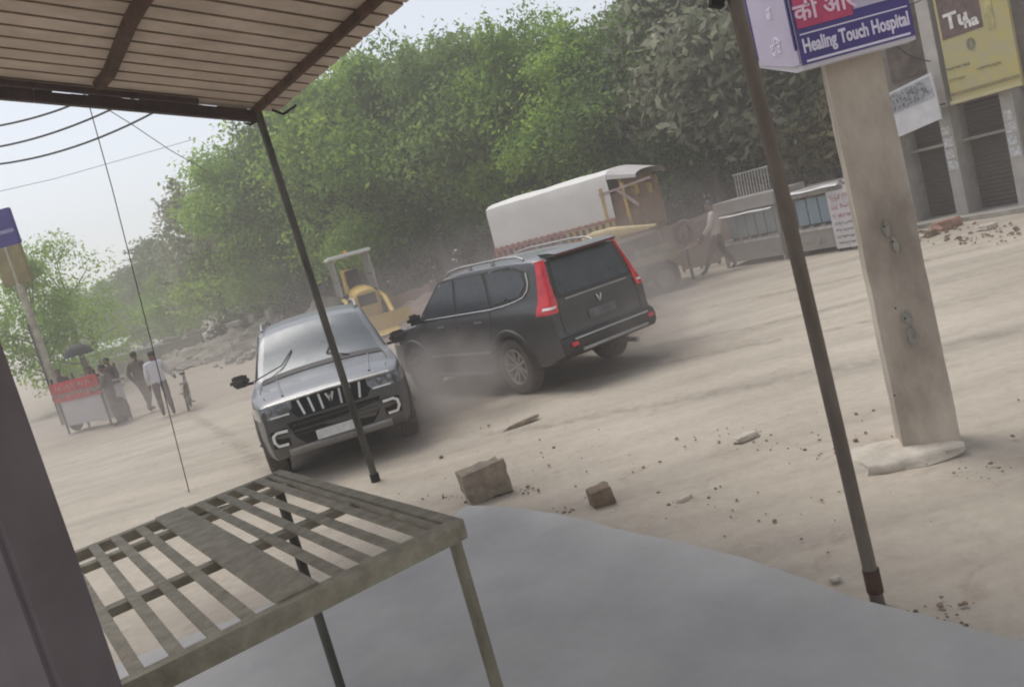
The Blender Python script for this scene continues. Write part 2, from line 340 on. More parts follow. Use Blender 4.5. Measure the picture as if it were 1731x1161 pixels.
def make_suv():
    root = empty('passenger_car')
    body = make_body(root)
    rx = lambda y, z: rearx(z); fx = lambda y, z: frontx(y, z)
    # glass: windscreen, side panes, rear pane
    P = []
    for i in range(15):
        t = i / 14; x = lerp(.49, 1.14, t); w = halfw(x, ztop(x)) - .085; P.append([Vector((x, w * u, crown_z(x, w * u) + .008)) for u in np.linspace(-1, 1, 13)])
    Q = MB().grid(P)
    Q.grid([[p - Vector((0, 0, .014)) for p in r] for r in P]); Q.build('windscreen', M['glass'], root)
    cow = MB(); cow.grid([[Vector((x, w * u, crown_z(x, w * u) + .012)) for u in np.linspace(-1, 1, 13)] for x, w in ((1.14, .77), (1.21, .80), (1.26, .80))]); cow.build('cowl', M['plastic'], root)
    for sgn in (1, -1):
        wp = strip([(1.19, sgn * .62 - .25, crown_z(1.19, .5) + .03), (1.05, sgn * .3 - .2, crown_z(1.05, .2) + .025), (.86, sgn * .28 - .05, crown_z(.86, .2) + .02)], .009); wp.build('wiper', M['plastic'], root)
    WN = [[(1.02, 1.215), (.98, 1.26), (.50, 1.62), (.40, 1.675), (.02, 1.70), (-.02, 1.215)],
          [(-.10, 1.22), (-.06, 1.70), (-.80, 1.70), (-.98, 1.255), (-.98, 1.24)],
          [(-1.06, 1.26), (-.90, 1.695), (-1.50, 1.675), (-1.80, 1.60), (-1.86, 1.45), (-1.70, 1.315)]]
    for side in (1, -1):
        # black pillar band behind the panes
        side_patch([(1.10, 1.19), (1.05, 1.25), (.52, 1.66), (.38, 1.72), (-1.52, 1.715), (-1.86, 1.63), (-1.93, 1.43), (-1.75, 1.275), (-1.0, 1.20)], .004, side).build('window_surround', M['plastic'], root, normals=True)
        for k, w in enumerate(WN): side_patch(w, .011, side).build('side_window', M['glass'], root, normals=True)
        # chrome belt line that kicks up behind the last pane
        ch = [(1.10, 1.185), (.5, 1.190), (0, 1.195), (-.6, 1.20), (-1.0, 1.205), (-1.3, 1.225), (-1.60, 1.26), (-1.80, 1.30), (-1.91, 1.38), (-1.945, 1.47), (-1.91, 1.60)]
        strip([surf_side(x, z, .010, side) for x, z in ch], .0105).build('chrome_strip', M['chrome'], root)
        # door gaps
        for gp in ([(1.03, 1.17), (1.06, .95), (1.03, .42)], [(-.04, 1.19), (-.05, .9), (-.05, .42)], [(-.95, 1.19), (-1.02, 1.05), (-.86, .78), (-.82, .45)], [(1.03, .42), (-.82, .42)]):
            pts = []
            for (x0, z0), (x1, z1) in zip(gp, gp[1:]):
                for t in np.linspace(0, 1, 8): pts.append(surf_side(lerp(x0, x1, t), lerp(z0, z1, t), .0005, side))
            strip(pts, .0045, 5).build('door_gap', M['dark'], root)
        # shoulder crease and lower door crease
        for x0 in (.55, -.50):
            h = MB().box((0, 0, 0), (.20, .028, .030), bev=.01); h.xf(Matrix.Translation(surf_side(x0 - .18, 1.055, .026, side))); h.build('door_handle', M['chrome'], root)
        # cladding: arches, sill, lower door
        for ax in (1.42, -1.33):
            Pp = []
            for a in np.linspace(R_(-8), R_(188), 26):
                row = []
                for r, o_ in ((.436, -.06), (.438, .024), (.455, .030), (.50, .022), (.52, -.004)):
                    x = ax + math.cos(a) * r; z = .40 + math.sin(a) * r; row.append(surf_side(x, max(z, .33), o_, side))
                Pp.append(row)
            MB().grid(Pp).build('wheel_arch_trim', M['plastic'], root, normals=True)
        side_patch([(.93, .36), (.93, .52), (-.83, .52), (-.83, .36)], .016, side, .02).build('sill_cladding', M['plastic'], root, normals=True)
        side_patch([(.90, .60), (.90, .628), (-.80, .628), (-.80, .60)], .020, side, .02).build('door_moulding', M['skid'], root, normals=True)
        st = MB().box((0, side * 1.0, .335), (1.72, .17, .045), bev=.015); st.bar((.6, side * .8, .34), (.6, side * .98, .33), .06, .03); st.bar((-.55, side * .8, .34), (-.55, side * .98, .33), .06, .03)
        so = st.build('side_step', M['plastic'], root)
        MB().box((0, side * 1.075, .345), (1.70, .022, .022), bev=.008).build('step_trim', M['skid'], so)
        # roof rail
        rl = [(.25, .665, 1.775), (.14, .672, 1.825), (-.2, .678, 1.85), (-1.3, .675, 1.842), (-1.62, .665, 1.82), (-1.76, .66, 1.765)]
        rm = strip([(x, side * y, z) for x, y, z in rl], .017, 8)
        for xx in (-.45, -1.05): rm.box((xx, side * .676, 1.815), (.08, .028, .07))
        rm.build('roof_rail', M['skid'], root)
        # mirror
        mm = MB(); mm.box((0, 0, 0), (.15, .25, .165), bev=.06); mm.xf(Matrix.Translation((.93, side * 1.075, 1.245)) @ Matrix.Rotation(side * .12, 4, 'Z'))
        mm.bar((.93, side * .87, 1.185), (.93, side * 1.02, 1.19), .07, .035)
        mo = mm.build('wing_mirror', M['plastic'], root)
        MB().box((.865, side * 1.075, 1.245), (.008, .20, .13), bev=.003).build('mirror_glass', M['glass'], mo)
        # head lamp wrapping round the corner
        def lamp_pts(z0, z1, off, y0=.50, x1=1.86, nn=10):
            rows = []
            for z in (z0, lerp(z0, z1, .5), z1):
                row = []
                wend = halfw(XF, z)
                for t in np.linspace(0, 1, 6)[:-1]: row.append(Vector((frontx(0, z) + off, side * lerp(y0 - (.05 if z > z0 + .03 else 0), wend - .03, t), z)))
                for t in np.linspace(0, 1, nn): x = lerp(XF - .02, x1 + (z - z0) * .5, t); row.append(surf_side(x, z, off, side))
                rows.append(row)
            return rows
        hl = MB().grid(lamp_pts(.835, .985, .012)); ho = hl.build('headlight', M['lampclear'], root, normals=True)
        pj = MB()
        for yy in (.60, .72): pj.lathe([(0, .028), (.040, .022), (.048, .006), (.048, 0)], (frontx(0, .92) + .004, side * yy, .915), (1, 0, 0), 14)
        pj.build('projector', M['lampclear'], ho)
        MB().tube([(frontx(0, .85) + .02, side * .50, .850), (frontx(0, .85) + .022, side * .72, .850)], .010, 6).build('running_light', M['lampwhite'], ho)
        # C-shaped lamp low in the bumper
        c0 = [(.57, .665), (.70, .670), (.745, .64), (.748, .57), (.715, .515), (.60, .510)]
        fl = MB().tube([(frontx(0, z) + .022, side * y, z) for y, z in c0], .018, 8); 
        fo = fl.build('fog_light', M['lampwhite'], root)
        cap_patch('lamp_recess', [(side * .56, .70), (side * .58, .48), (side * .77, .49), (side * .775, .69)], fx, .007, M['dark'], root)
        # bonnet crease ridges
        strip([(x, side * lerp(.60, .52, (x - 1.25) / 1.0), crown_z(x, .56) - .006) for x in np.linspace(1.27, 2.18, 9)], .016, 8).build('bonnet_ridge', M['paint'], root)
        # tall tail lamp on the corner
        def tl(z):
            fwd = interp(z, [(.98, .16), (1.10, .16), (1.22, .12), (1.4, .085), (1.68, .06)]); inn = interp(z, [(.98, .11), (1.12, .10), (1.24, .055), (1.45, .03), (1.68, .022)])
            row = []
            xr = rearx(z); wend = halfw(XR, z)
            row.append(surf_side(XR + fwd + .10, z, -.02, side))
            for t in np.linspace(0, 1, 5): row.append(surf_side(lerp(XR + fwd + .09, XR + .012, t), z, .013, side))
            row.append(Vector((xr - .012, side * (wend - .004), z)))
            for t in (.33, .66, 1): row.append(Vector((xr - .016, side * (wend - .02 - inn * t), z)))
            row.append(Vector((xr + .03, side * (wend - .02 - inn), z)))
            return row
        MB().grid([tl(z) for z in np.linspace(1.03, 1.71, 16)]).build('tail_light', M['taillamp'], root, normals=True)
        # the pale reversing lamp band
        zz = (1.09, 1.12)
        bl = MB().grid([[Vector((p.x - .003, p.y + side * .003, p.z)) for p in tl(z)[3:9]] for z in zz]); bl.build('reversing_light', M['lampwhite'], root, normals=True)
        make_wheel('wheel', root, 1.42, side); make_wheel('wheel', root, -1.33, side)
    # bonnet gap, front end
    strip([(x, y, crown_z(x, y) + .001) for x, y in [(1.3, -.80), (1.7, -.80), (2.1, -.74)]] , .005, 5).build('bonnet_gap', M['dark'], root)
    strip([(x, y, crown_z(x, y) + .001) for x, y in [(1.3, .80), (1.7, .80), (2.1, .74)]] , .005, 5).build('bonnet_gap', M['dark'], root)
    strip([(frontx(0, 1.0) + .012, y, 1.005 - abs(y) * .02) for y in np.linspace(-.74, .74, 9)], .013, 8).build('bonnet_edge_trim', M['chrome'], root)
    gr = cap_patch('grille', [(-.47, .985), (-.50, .90), (-.42, .775), (.42, .775), (.50, .90), (.47, .985)], fx, .010, M['dark'], root)
    for k in (-3, -2, -1, 1, 2, 3):
        y = k * .118; MB().bar((frontx(0, .975) + .022, y * 1.04, .972), (frontx(0, .80) + .030, y * .93, .795), .026, .022, up=(1, 0, 0)).build('grille_bar', M['chrome'], gr)
    # emblem: two angular wings that meet low in the middle
    e = MB(); ex = frontx(0, .9) + .030
    e.prism([(ex, .012, .850), (ex, .055, .955), (ex, .030, .965), (ex, .008, .905)], (.012, 0, 0)); e.prism([(ex, -.012, .850), (ex, -.055, .955), (ex, -.030, .965), (ex, -.008, .905)], (.012, 0, 0))
    e.prism([(ex, .0, .955), (ex, .006, .90), (ex, -.006, .90)], (.012, 0, 0)); e.build('emblem', M['chrome'], gr, normals=True)
    cap_patch('lower_grille', [(-.56, .745), (-.50, .56), (-.40, .45), (.40, .45), (.50, .56), (.56, .745)], fx, .006, M['dark'], root)
    for z in (.70, .64, .58): MB().bar((frontx(0, z) + .012, -.5, z), (frontx(0, z) + .012, .5, z), .010, .012).build('intake_bar', M['plastic'], root)
    fb = MB(); fb.grid([[Vector((frontx(0, z) + o_, y, z)) for y in np.linspace(-.62, .62, 9)] for z, o_ in ((.445, .012), (.42, .04), (.37, .035), (.33, -.02))]); fb.build('skid_plate', M['skid'], root, normals=True)
    lp = MB().box((frontx(0, .52) + .035, -.02, .515), (.012, .50, .115), bev=.004); lo = lp.build('number_plate', M['plate'], root)
    # rear end
    P = [[Vector((rearx(z) - .010, y * lerp(.66, .56, (z - 1.22) / .46), z)) for y in np.linspace(-1, 1, 9)] for z in np.linspace(1.225, 1.665, 8)]
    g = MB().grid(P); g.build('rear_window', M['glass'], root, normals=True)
    P = [[Vector((rearx(z) - .006, y * lerp(.72, .60, (z - 1.22) / .46), z)) for y in np.linspace(-1, 1, 9)] for z in np.linspace(1.195, 1.70, 8)]
    MB().grid(P).build('rear_window_surround', M['plastic'], root, normals=True)
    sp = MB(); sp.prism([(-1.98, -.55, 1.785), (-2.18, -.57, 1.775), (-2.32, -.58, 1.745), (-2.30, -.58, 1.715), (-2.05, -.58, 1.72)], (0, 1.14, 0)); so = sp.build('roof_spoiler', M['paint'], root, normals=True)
    MB().box((-2.312, 0, 1.730), (.016, 1.06, .022)).build('brake_light', mat('dark_red_lens', (.11, .008, .012), .3), so)
    strip([(rearx(1.165) - .010, y, 1.165) for y in np.linspace(-.58, .58, 7)], .012, 8).build('tailgate_trim', M['skid'], root)
    # tailgate gap
    pts = [(-.70, 1.14), (-.74, .95), (-.72, .72), (0, .71), (.72, .72), (.74, .95), (.70, 1.14)]
    strip([(rearx(z) - .001, y, z) for y, z in pts], .005, 5).build('tailgate_gap', M['dark'], root)
    e2 = MB(); ex = rearx(1.04) - .022
    e2.prism([(ex, .010, .99), (ex, .052, 1.085), (ex, .028, 1.095), (ex, .008, 1.04)], (.01, 0, 0)); e2.prism([(ex, -.010, .99), (ex, -.052, 1.085), (ex, -.028, 1.095), (ex, -.008, 1.04)], (.01, 0, 0)); e2.build('emblem', M['chrome'], root, normals=True)
    bmp = MB()
    prof = [(.70, .0), (.685, .075), (.60, .10), (.50, .085), (.44, .03)]
    P = []
    for y in np.linspace(-1, 1, 15):
        k = abs(y); P.append([Vector((rearx(z) - o_ * (1 - k ** 6 * .6), y * (halfw(XR, z) + .012), z)) for z, o_ in prof])
    bmp.grid(P); bo = bmp.build('rear_bumper', M['plastic'], root, normals=True)
    strip([(rearx(.66) - .095, y, .655) for y in np.linspace(-.70, .70, 9)], .013, 8).build('bumper_trim', M['chrome'], bo)
    strip([(rearx(.5) - .105, y, .50) for y in np.linspace(-.62, .62, 9)], .022, 8).build('skid_plate', M['skid'], bo)
    for sy in (1, -1): MB().box((rearx(.6) - .10, sy * .73, .60), (.02, .12, .05), bev=.006).build('reflector', M['taillamp'], bo)
    MB().box((rearx(.88) - .010, 0, .875), (.014, .52, .12), bev=.004).build('number_plate', mat('dusty_plate', (.14, .14, .14), .6), root)
    # underside: floor, axle, exhaust, spare
    MB().box((0, 0, .40), (3.9, 1.25, .12)).build('underbody', M['dark'], root)
    u = MB(); u.tube([(-1.33, -.75, .38), (-1.33, .75, .38)], .05); u.lathe([(0, -.1), (.13, -.06), (.13, .06), (0, .1)], (-1.33, 0, .38), (1, 0, 0), 14); u.build('rear_axle', M['dark'], root)
    MB().tube([(-1.2, -.45, .33), (-2.1, -.50, .33), (-2.34, -.50, .32)], .035).build('exhaust', M['skid'], root)
    return root
suv = make_suv()
# ------------------------------------------------------------------ ground
def make_ground():
    m = bpy.data.materials.new('dusty_earth'); nt, N, L = nodes(m); p = N['Principled BSDF']; p.inputs['Roughness'].default_value = .95; p.inputs['Specular IOR Level'].default_value = .15
    g = N.new('ShaderNodeNewGeometry')
    def nz(scale, det=6, rough=.6, sc=None, dist=0):
        n = N.new('ShaderNodeTexNoise'); n.inputs['Scale'].default_value = scale; n.inputs['Detail'].default_value = det; n.inputs['Roughness'].default_value = rough; n.inputs['Distortion'].default_value = dist
        if sc:
            mp = N.new('ShaderNodeMapping'); mp.inputs['Rotation'].default_value = (0, 0, -ANGA); mp.inputs['Scale'].default_value = sc; L.new(g.outputs['Position'], mp.inputs[0]); L.new(mp.outputs[0], n.inputs['Vector'])
        else: L.new(g.outputs['Position'], n.inputs['Vector'])
        return n.outputs['Fac']
    def ramp(src, c0, c1, a=.35, b=.65):
        r = N.new('ShaderNodeValToRGB'); r.color_ramp.elements[0].position = a; r.color_ramp.elements[1].position = b; r.color_ramp.elements[0].color = (*c0, 1); r.color_ramp.elements[1].color = (*c1, 1); L.new(src, r.inputs[0]); return r.outputs[0]
    base = ramp(nz(.35, 6, .6), (.43, .378, .31), (.515, .458, .38))
    streak = ramp(nz(.9, 5, .6, (.25, 2.2, 1)), (.75, .75, .76), (1.0, 1.0, 1.0), .3, .6)
    fine = ramp(nz(9, 8, .75), (.84, .82, .80), (1.05, 1.05, 1.05), .3, .7)
    clod = ramp(nz(2.2, 8, .75, None, .6), (.66, .60, .55), (1, 1, 1), .30, .44)
    def mul(a, b, f=1.0):
        x = N.new('ShaderNodeMix'); x.data_type = 'RGBA'; x.blend_type = 'MULTIPLY'; x.inputs['Factor'].default_value = f; L.new(a, x.inputs[6]); L.new(b, x.inputs[7]); return x.outputs[2]
    c = mul(mul(mul(base, streak, .8), fine, .8), clod, .55); L.new(c, p.inputs['Base Color'])
    b = N.new('ShaderNodeBump'); b.inputs['Strength'].default_value = .55; b.inputs['Distance'].default_value = .05; L.new(nz(3.5, 10, .7), b.inputs['Height'])
    b2 = N.new('ShaderNodeBump'); b2.inputs['Strength'].default_value = .35; b2.inputs['Distance'].default_value = .012; L.new(nz(38, 6, .7), b2.inputs['Height']); L.new(b.outputs[0], b2.inputs['Normal']); L.new(b2.outputs[0], p.inputs['Normal'])
    M['earth'] = m
    xs = np.concatenate([-np.geomspace(1, 900, 60)[::-1] * 1.0 - 9, np.arange(-9.8, 12, .2), np.geomspace(1, 900, 60) + 12]); ys = np.concatenate([[-300, -60, -10, -3], np.arange(-2, 26, .2), np.geomspace(1, 1100, 70) + 26])
    P = []
    for x in xs:
        row = []
        for y in ys:
            z = .022 * mnoise.noise((x * .9, y * .9, 0)) + .030 * mnoise.noise((x * .25, y * .25, 3)) + .010 * mnoise.noise((x * 2.6, y * 2.6, 5))
            s = (x + 1.82) * -.545 + (y - 8.8) * .838
            row.append((x, y, z - .012))
        P.append(row)
    o = MB().grid(P).build('ground', m, sharp=0); tag(o, 'dusty tan earth road and open ground', None, None, 'structure')
make_ground()

# ------------------------------------------------------------------ the shop platform
def make_platform():
    m = mat('platform_cement', (.33, .333, .345), .75, 0, .1, 1.3, col2=(.50, .495, .485), bump=.35, bscale=14, dust=.62, dustcol=(.45, .42, .36))
    C0 = Vector((-.86, 7.22, 0)); R1 = Vector((1.40, 3.80, 0)); D = (R1 - C0).normalized(); Nn = B
    ep = [Vector((g_.x, g_.y, 0)) for g_ in (gnd(*q_, .105) for q_ in ((788, 853), (858, 856), (938, 866), (1057, 893), (1188, 922), (1295, 953), (1385, 984), (1482, 1019), (1581, 1044), (1731, 1080), (1990, 1140)))]
    edge = []      # broken, slightly bowed street-side edge
    for i in range(len(ep) - 1):
        p0, p1, p2, p3 = ep[max(0, i - 1)], ep[i], ep[i + 1], ep[min(len(ep) - 1, i + 2)]
        for t in np.linspace(0, 1, 9)[:-1]:
            p = .5 * ((2 * p1) + (p2 - p0) * t + (2 * p0 - 5 * p1 + 4 * p2 - p3) * t * t + (3 * p1 - p0 - 3 * p2 + p3) * t ** 3); k = .022 * mnoise.noise((p.x * 2.7, p.y * 2.7, 1)) + .012 * mnoise.noise((p.x * 11, p.y * 11, 4)); edge.append(p - Nn * k)
    edge += [edge[-1] + D * 3, edge[-1] + D * 8]
    sp_ = [gnd(-260, 1290, .105), gnd(190, 1124, .105), gnd(500, 1003, .105), gnd(700, 915, .105), gnd(745, 888, .105), gnd(772, 866, .105)]; side = []
    for p_, q_ in zip(sp_, sp_[1:]):
        for t in np.linspace(0, 1, 12)[:-1]: c_ = p_.lerp(q_, t); side.append(Vector((c_.x, c_.y, 0)) + D * (.02 * mnoise.noise((c_.x * 3, c_.y * 3, 0))))
    poly = side + edge + [C0 + D * 12 + Nn * 7]
    rows = []
    mb = MB(); n = len(poly); top = [(p.x, p.y, .105) for p in poly]; mid = [(p.x + (0), p.y, .085) for p in poly]; bot = [(p.x, p.y, -.08) for p in poly]
    c = sum(poly, Vector()) / n
    top2 = [Vector(t) + (c - Vector(t)).normalized() * .015 for t in top]
    mb.add(top2, [tuple(range(n))], 0); mb.grid([[a, b, d] for a, b, d in zip(top2, mid, bot)], 0, False, closed_u=True)
    o = mb.build('platform', m, normals=True); tag(o, 'smooth grey cement platform in front of the shop', None, None, 'structure')
    mat('dust_drift', (.40, .34, .27), .95, bump=.4)
make_platform()

def tyre_tracks():
    m = bpy.data.materials.new('rolled_earth'); nt, N, L = nodes(m); p = N['Principled BSDF']; p.inputs['Roughness'].default_value = .95; p.inputs['Base Color'].default_value = (.27, .235, .19, 1)
    at = N.new('ShaderNodeAttribute'); at.attribute_name = 'fade'; g = N.new('ShaderNodeNewGeometry'); n = N.new('ShaderNodeTexNoise'); n.inputs['Scale'].default_value = 5; n.inputs['Detail'].default_value = 8; n.inputs['Roughness'].default_value = .75; L.new(g.outputs['Position'], n.inputs['Vector'])
    mr = N.new('ShaderNodeMapRange'); mr.inputs[1].default_value = .42; mr.inputs[2].default_value = .68; L.new(n.outputs['Fac'], mr.inputs[0]); mu = N.new('ShaderNodeMath'); mu.operation = 'MULTIPLY'; L.new(mr.outputs[0], mu.inputs[0]); L.new(at.outputs['Fac'], mu.inputs[1]); L.new(mu.outputs[0], p.inputs['Alpha'])
    def gz(x, y): return .022 * mnoise.noise((x * .9, y * .9, 0)) + .030 * mnoise.noise((x * .25, y * .25, 3)) + .010 * mnoise.noise((x * 2.6, y * 2.6, 5)) - .012
    for pts, w in (([(6.5, 9.4), (4.2, 9.9), (2.2, 10.7), (.3, 11.6)], .30), ([(6.9, 10.9), (4.6, 11.2), (2.9, 11.9), (1.6, 12.7)], .30), ([(9, 7.6), (5.2, 7.6), (1.6, 8.2), (-1.6, 10.2)], .42), ([(9.5, 12.8), (6, 13.2), (3, 14.6), (-2, 18.5)], .5), ([(-3.4, 10.2), (-4.2, 12.5), (-6.2, 16.5), (-9.5, 23)], .34), ([(-1.9, 10.4), (-2.6, 13.2), (-4.6, 17.5), (-7.4, 24)], .34)):
        P0 = [Vector((x, y, 0)) for x, y in pts]; rows = []; fade = []; n_ = 90
        for i in range(n_ + 1):
            t = i / n_; b = [(1 - t) ** 3, 3 * t * (1 - t) ** 2, 3 * t * t * (1 - t), t ** 3]; c = sum((P0[k] * b[k] for k in range(4)), Vector()); tg = (P0[1] - P0[0]).lerp(P0[3] - P0[2], t).normalized(); s_ = Vector((-tg.y, tg.x, 0)); row = []
            for u in (-1, -.6, -.2, .2, .6, 1):
                q = c + s_ * (w * u * .5); row.append((q.x, q.y, gz(q.x, q.y) + .012)); fade.append((1 - abs(u)) * .5 * min(1, 6 * t, 6 * (1 - t)))
            rows.append(row)
        o = MB().grid(rows).build('tyre_track', m, sharp=0); a_ = o.data.attributes.new('fade', 'FLOAT', 'POINT'); a_.data.foreach_set('value', fade); tag(o, 'faint tyre track in the road dust', None, None, 'structure')
tyre_tracks()
# ------------------------------------------------------------------ stones and blocks lying about
def rock(c, d, seed, name, m, rot=0., label=None, cat=None, group=None, sq=.5):
    bm = bmesh.new(); bmesh.ops.create_cube(bm, size=1); bmesh.ops.subdivide_edges(bm, edges=bm.edges[:], cuts=4, use_grid_fill=True)
    for v in bm.verts:
        s = v.co.normalized() * .62; v.co = v.co.lerp(s, sq) ; k = mnoise.noise(v.co * 3.1 + Vector((seed, 0, 0))) * .17 + mnoise.noise(v.co * 8 + Vector((seed, 3, 0))) * .06; v.co *= 1 + k
        v.co = Vector((v.co.x * d[0], v.co.y * d[1], v.co.z * d[2]))
    me = bpy.data.meshes.new(name); bm.to_mesh(me); bm.free(); me.materials.append(m); o = bpy.data.objects.new(name, me); COL.objects.link(o)
    for f in me.polygons: f.use_smooth = True
    me.set_sharp_from_angle(angle=R_(35)); o.location = c; o.rotation_euler = (rnd.uniform(-.1, .1), rnd.uniform(-.1, .1), rot); return tag(o, label, cat, group)
p = gnd(825, 842); rock((p.x, p.y + .1, .13), (.40, .26, .30), 1, 'concrete_block', M['block'], .25, 'large broken tan block at the edge of the grey platform', 'block', sq=.08)
p = gnd(1021, 856); rock((p.x, p.y + .06, .065), (.17, .15, .15), 2, 'stone_block', M['brickstone'], .15, 'small brown cube-like block on the dust near the platform', 'block', sq=.12)
p = gnd(1532, 772); rock((p.x + .0, p.y + .06, .0), (.68, .44, .12), 5, 'stone_slab', M['conc2'], -.1, 'pale low rounded slab in the dust at the foot of the concrete pole', 'slab', sq=.45)
p = gnd(1262, 742); rock((p.x, p.y, .02), (.22, .10, .06), 8, 'stone', M['conc2'], .4, 'flat pale stone lying in the road dust between the two posts', 'stone')
p = gnd(1158, 845); rock((p.x, p.y, .01), (.12, .05, .04), 9, 'stone', M['conc2'], .5, 'small pale sliver of stone right of the small brown block', 'stone')
p = gnd(882, 716); rock((p.x, p.y, .01), (.42, .07, .05), 11, 'stone', M['block'], .35, 'long thin clod of earth in the dust below the car wheel', 'stone')
p = gnd(1412, 980); rock((p.x, p.y, .01), (.06, .04, .02), 12, 'stone', M['conc2'], .5, 'tiny pale stone near the foot of the right canopy post', 'stone')
def rubble(name, spots, m, label):
    mb = MB()
    for (x, y, s) in spots:
        bm = bmesh.new(); bmesh.ops.create_icosphere(bm, subdivisions=1, radius=s); off = rnd.uniform(0, 50); rt = Matrix.Rotation(rnd.uniform(0, 6), 3, 'Z')
        for v in bm.verts: v.co *= 1 + .5 * mnoise.noise(v.co / s + Vector((off, 0, 0))); v.co.z *= .6
        bm.verts.index_update(); mb.add([rt @ v.co * 1.0 + Vector((x, y, s * .25)) for v in bm.verts], [tuple(v.index for v in f.verts) for f in bm.faces]); bm.free()
    return tag(mb.build(name, m), label, None, None, 'stuff')
sp = []
for cx_, cy_, n, rad in ((962, 862, 26, 22), (880, 832, 26, 30), (760, 838, 26, 45), (1000, 765, 16, 130), (1240, 745, 40, 60), (900, 715, 20, 60), (1180, 850, 14, 80), (1400, 760, 40, 90), (1600, 1040, 30, 70), (1650, 790, 20, 50), (1300, 850, 40, 250), (1450, 700, 40, 260), (850, 780, 30, 120)):
    for k in range(int(n * .7)):
        q = gnd(cx_ + rnd.gauss(0, rad * .7), cy_ + rnd.gauss(0, rad * .16)); sp.append((q.x, q.y, min(.03, abs(rnd.gauss(0, .007)) + .004)))
rubble('gravel', sp, M['brickstone'], 'brown crumbs and pebbles strewn on the dusty ground')
sp = []
for k in range(150):
    x, y = rnd.uniform(-6, 12), rnd.uniform(5, 22)
    if abs(mnoise.noise((x * .5, y * .5, 9))) > .12: sp.append((x, y, min(.03, abs(rnd.gauss(0, .007)) + .004)))
rubble('pebbles', sp, M['conc2'], 'pale pebbles scattered across the road dust')

# ------------------------------------------------------------------ canopy over the platform
KC = Vector((-1.9, 8.8, 4.02)); BS = B + Z * .236
def cp(a, b, dz=0.): return KC + A * a + BS * b + Z * dz
def make_canopy():
    root = empty('canopy', (-1.85, 8.8, 0), 0, 'corrugated metal sheet canopy on rusty beams over the platform', 'canopy')
    inv = Matrix.Translation(-Vector((-1.85, 8.8, 0)))
    m = MB(); P = []
    prof = [(0, 0), (.205, 0), (.213, .028), (.238, .028), (.246, 0)]
    a = -.06; av = []
    while a < 9.3:
        for da, dz in prof[:-1]: av.append((a + da, dz))
        a += .25
    for a_, dz in av: P.append([cp(a_, b, .075 + dz) for b in (-.24, 3.6)])
    for k in range(len(P) - 1): m.grid(P[k:k + 2], 0 if k % 4 == 0 else 1, False)
    m.grid([[q + Z * .004 for q in r] for r in P], 0, False); m.xf(inv).build('roof_sheet', [M['sheet'], mat('dark_groove', (.21, .15, .105), .9, 0, .3, 5)], root)  # sheet colour on the flats, a darker brown on the ribs
    # street-side rafter, middle rafter, the inner one, front beam
    def rafter(b, a0, a1, w, h, mt, nm, wob=0.):
        pts = np.linspace(a0, a1, 24); mb = MB()
        for p0, p1 in zip(pts, pts[1:]):
            mb.bar(cp(p0, b + wob * mnoise.noise((p0 * 2, b, 0)), .04), cp(p1, b + wob * mnoise.noise((p1 * 2, b, 0)), .04), w, h)
        mb.xf(inv).build(nm, mt, root)
    rafter(.02, -.05, 9.2, .055, .07, M['rust'], 'rafter'); rafter(1.45, .30, 9.2, .085, .07, M['rust'], 'rafter', .05); rafter(2.95, 0, 9.2, .07, .07, M['rust'], 'rafter')
    mb = MB(); pts = np.linspace(-.02, 3.5, 26)
    for p0, p1 in zip(pts, pts[1:]):
        h = .09 + (.09 * max(0, mnoise.noise((p0 * 2.2, 7, 0)) + .2)); mb.bar(cp(0, p0, -.02 + h / 2 - .05), cp(0, p1, -.02 + h / 2 - .05), .07, h)
    mb.bar(cp(.16, .6, .03), cp(.16, 3.5, .03), .05, .05); mb.xf(inv).build('front_beam', M['beam'], root)
    for a0 in (3.4, 5.94, 8.8):
        MB().bar(cp(a0, 0, -.03), cp(a0, 3.4, -.03), .06, .07).xf(inv).build('cross_beam', M['rust'], root)
    # torn bits at the corner
    tb = MB(); tb.tube([cp(.0, -.02, -.03), cp(-.02, .10, -.10), cp(-.02, .14, -.09)], .012, 6); tb.tube([cp(.1, -.12, .04), cp(.12, -.22, .0), cp(.3, -.30, .05)], .014, 6); tb.xf(inv).build('bent_wire', M['dark'], root)
    # posts
    p0 = Vector((-1.82, 8.8, -.02)); MB().tube([p0, p0.lerp(cp(.02, .0, 0), .45), cp(.02, .0, .02)], .040, 12).xf(inv).build('post', M['pipe_dark'], root)
    MB().tube([p0 + Z * .0, p0 + Z * .10], .052, 12).xf(inv).build('post_foot', M['dark'], root)
    p1 = Vector((1.395, 3.80, -.02)); q1 = cp(5.94, 0, .03); MB().tube([p1, p1.lerp(q1, .5) + Vector((.01, 0, 0)), q1], .034, 14).xf(inv).build('post', M['pipe_brown'], root)
    MB().tube([p1 + Z * .08, p1 + Z * .2], .040, 14).xf(inv).build('post_foot', M['rust'], root)
    return root
make_canopy()
def make_bracket():
    v = aty(1212, 3, 3.82); m = MB(); m.box(v, (.06, .05, .05), Matrix.Rotation(.4, 3, 'Y')); m.tube([v, v + Vector((.10, 0, .02))], .012)
    tag(m.build('clamp', M['dark']), 'small dark clamp near the top of the thick brown post', 'clamp')
make_bracket()

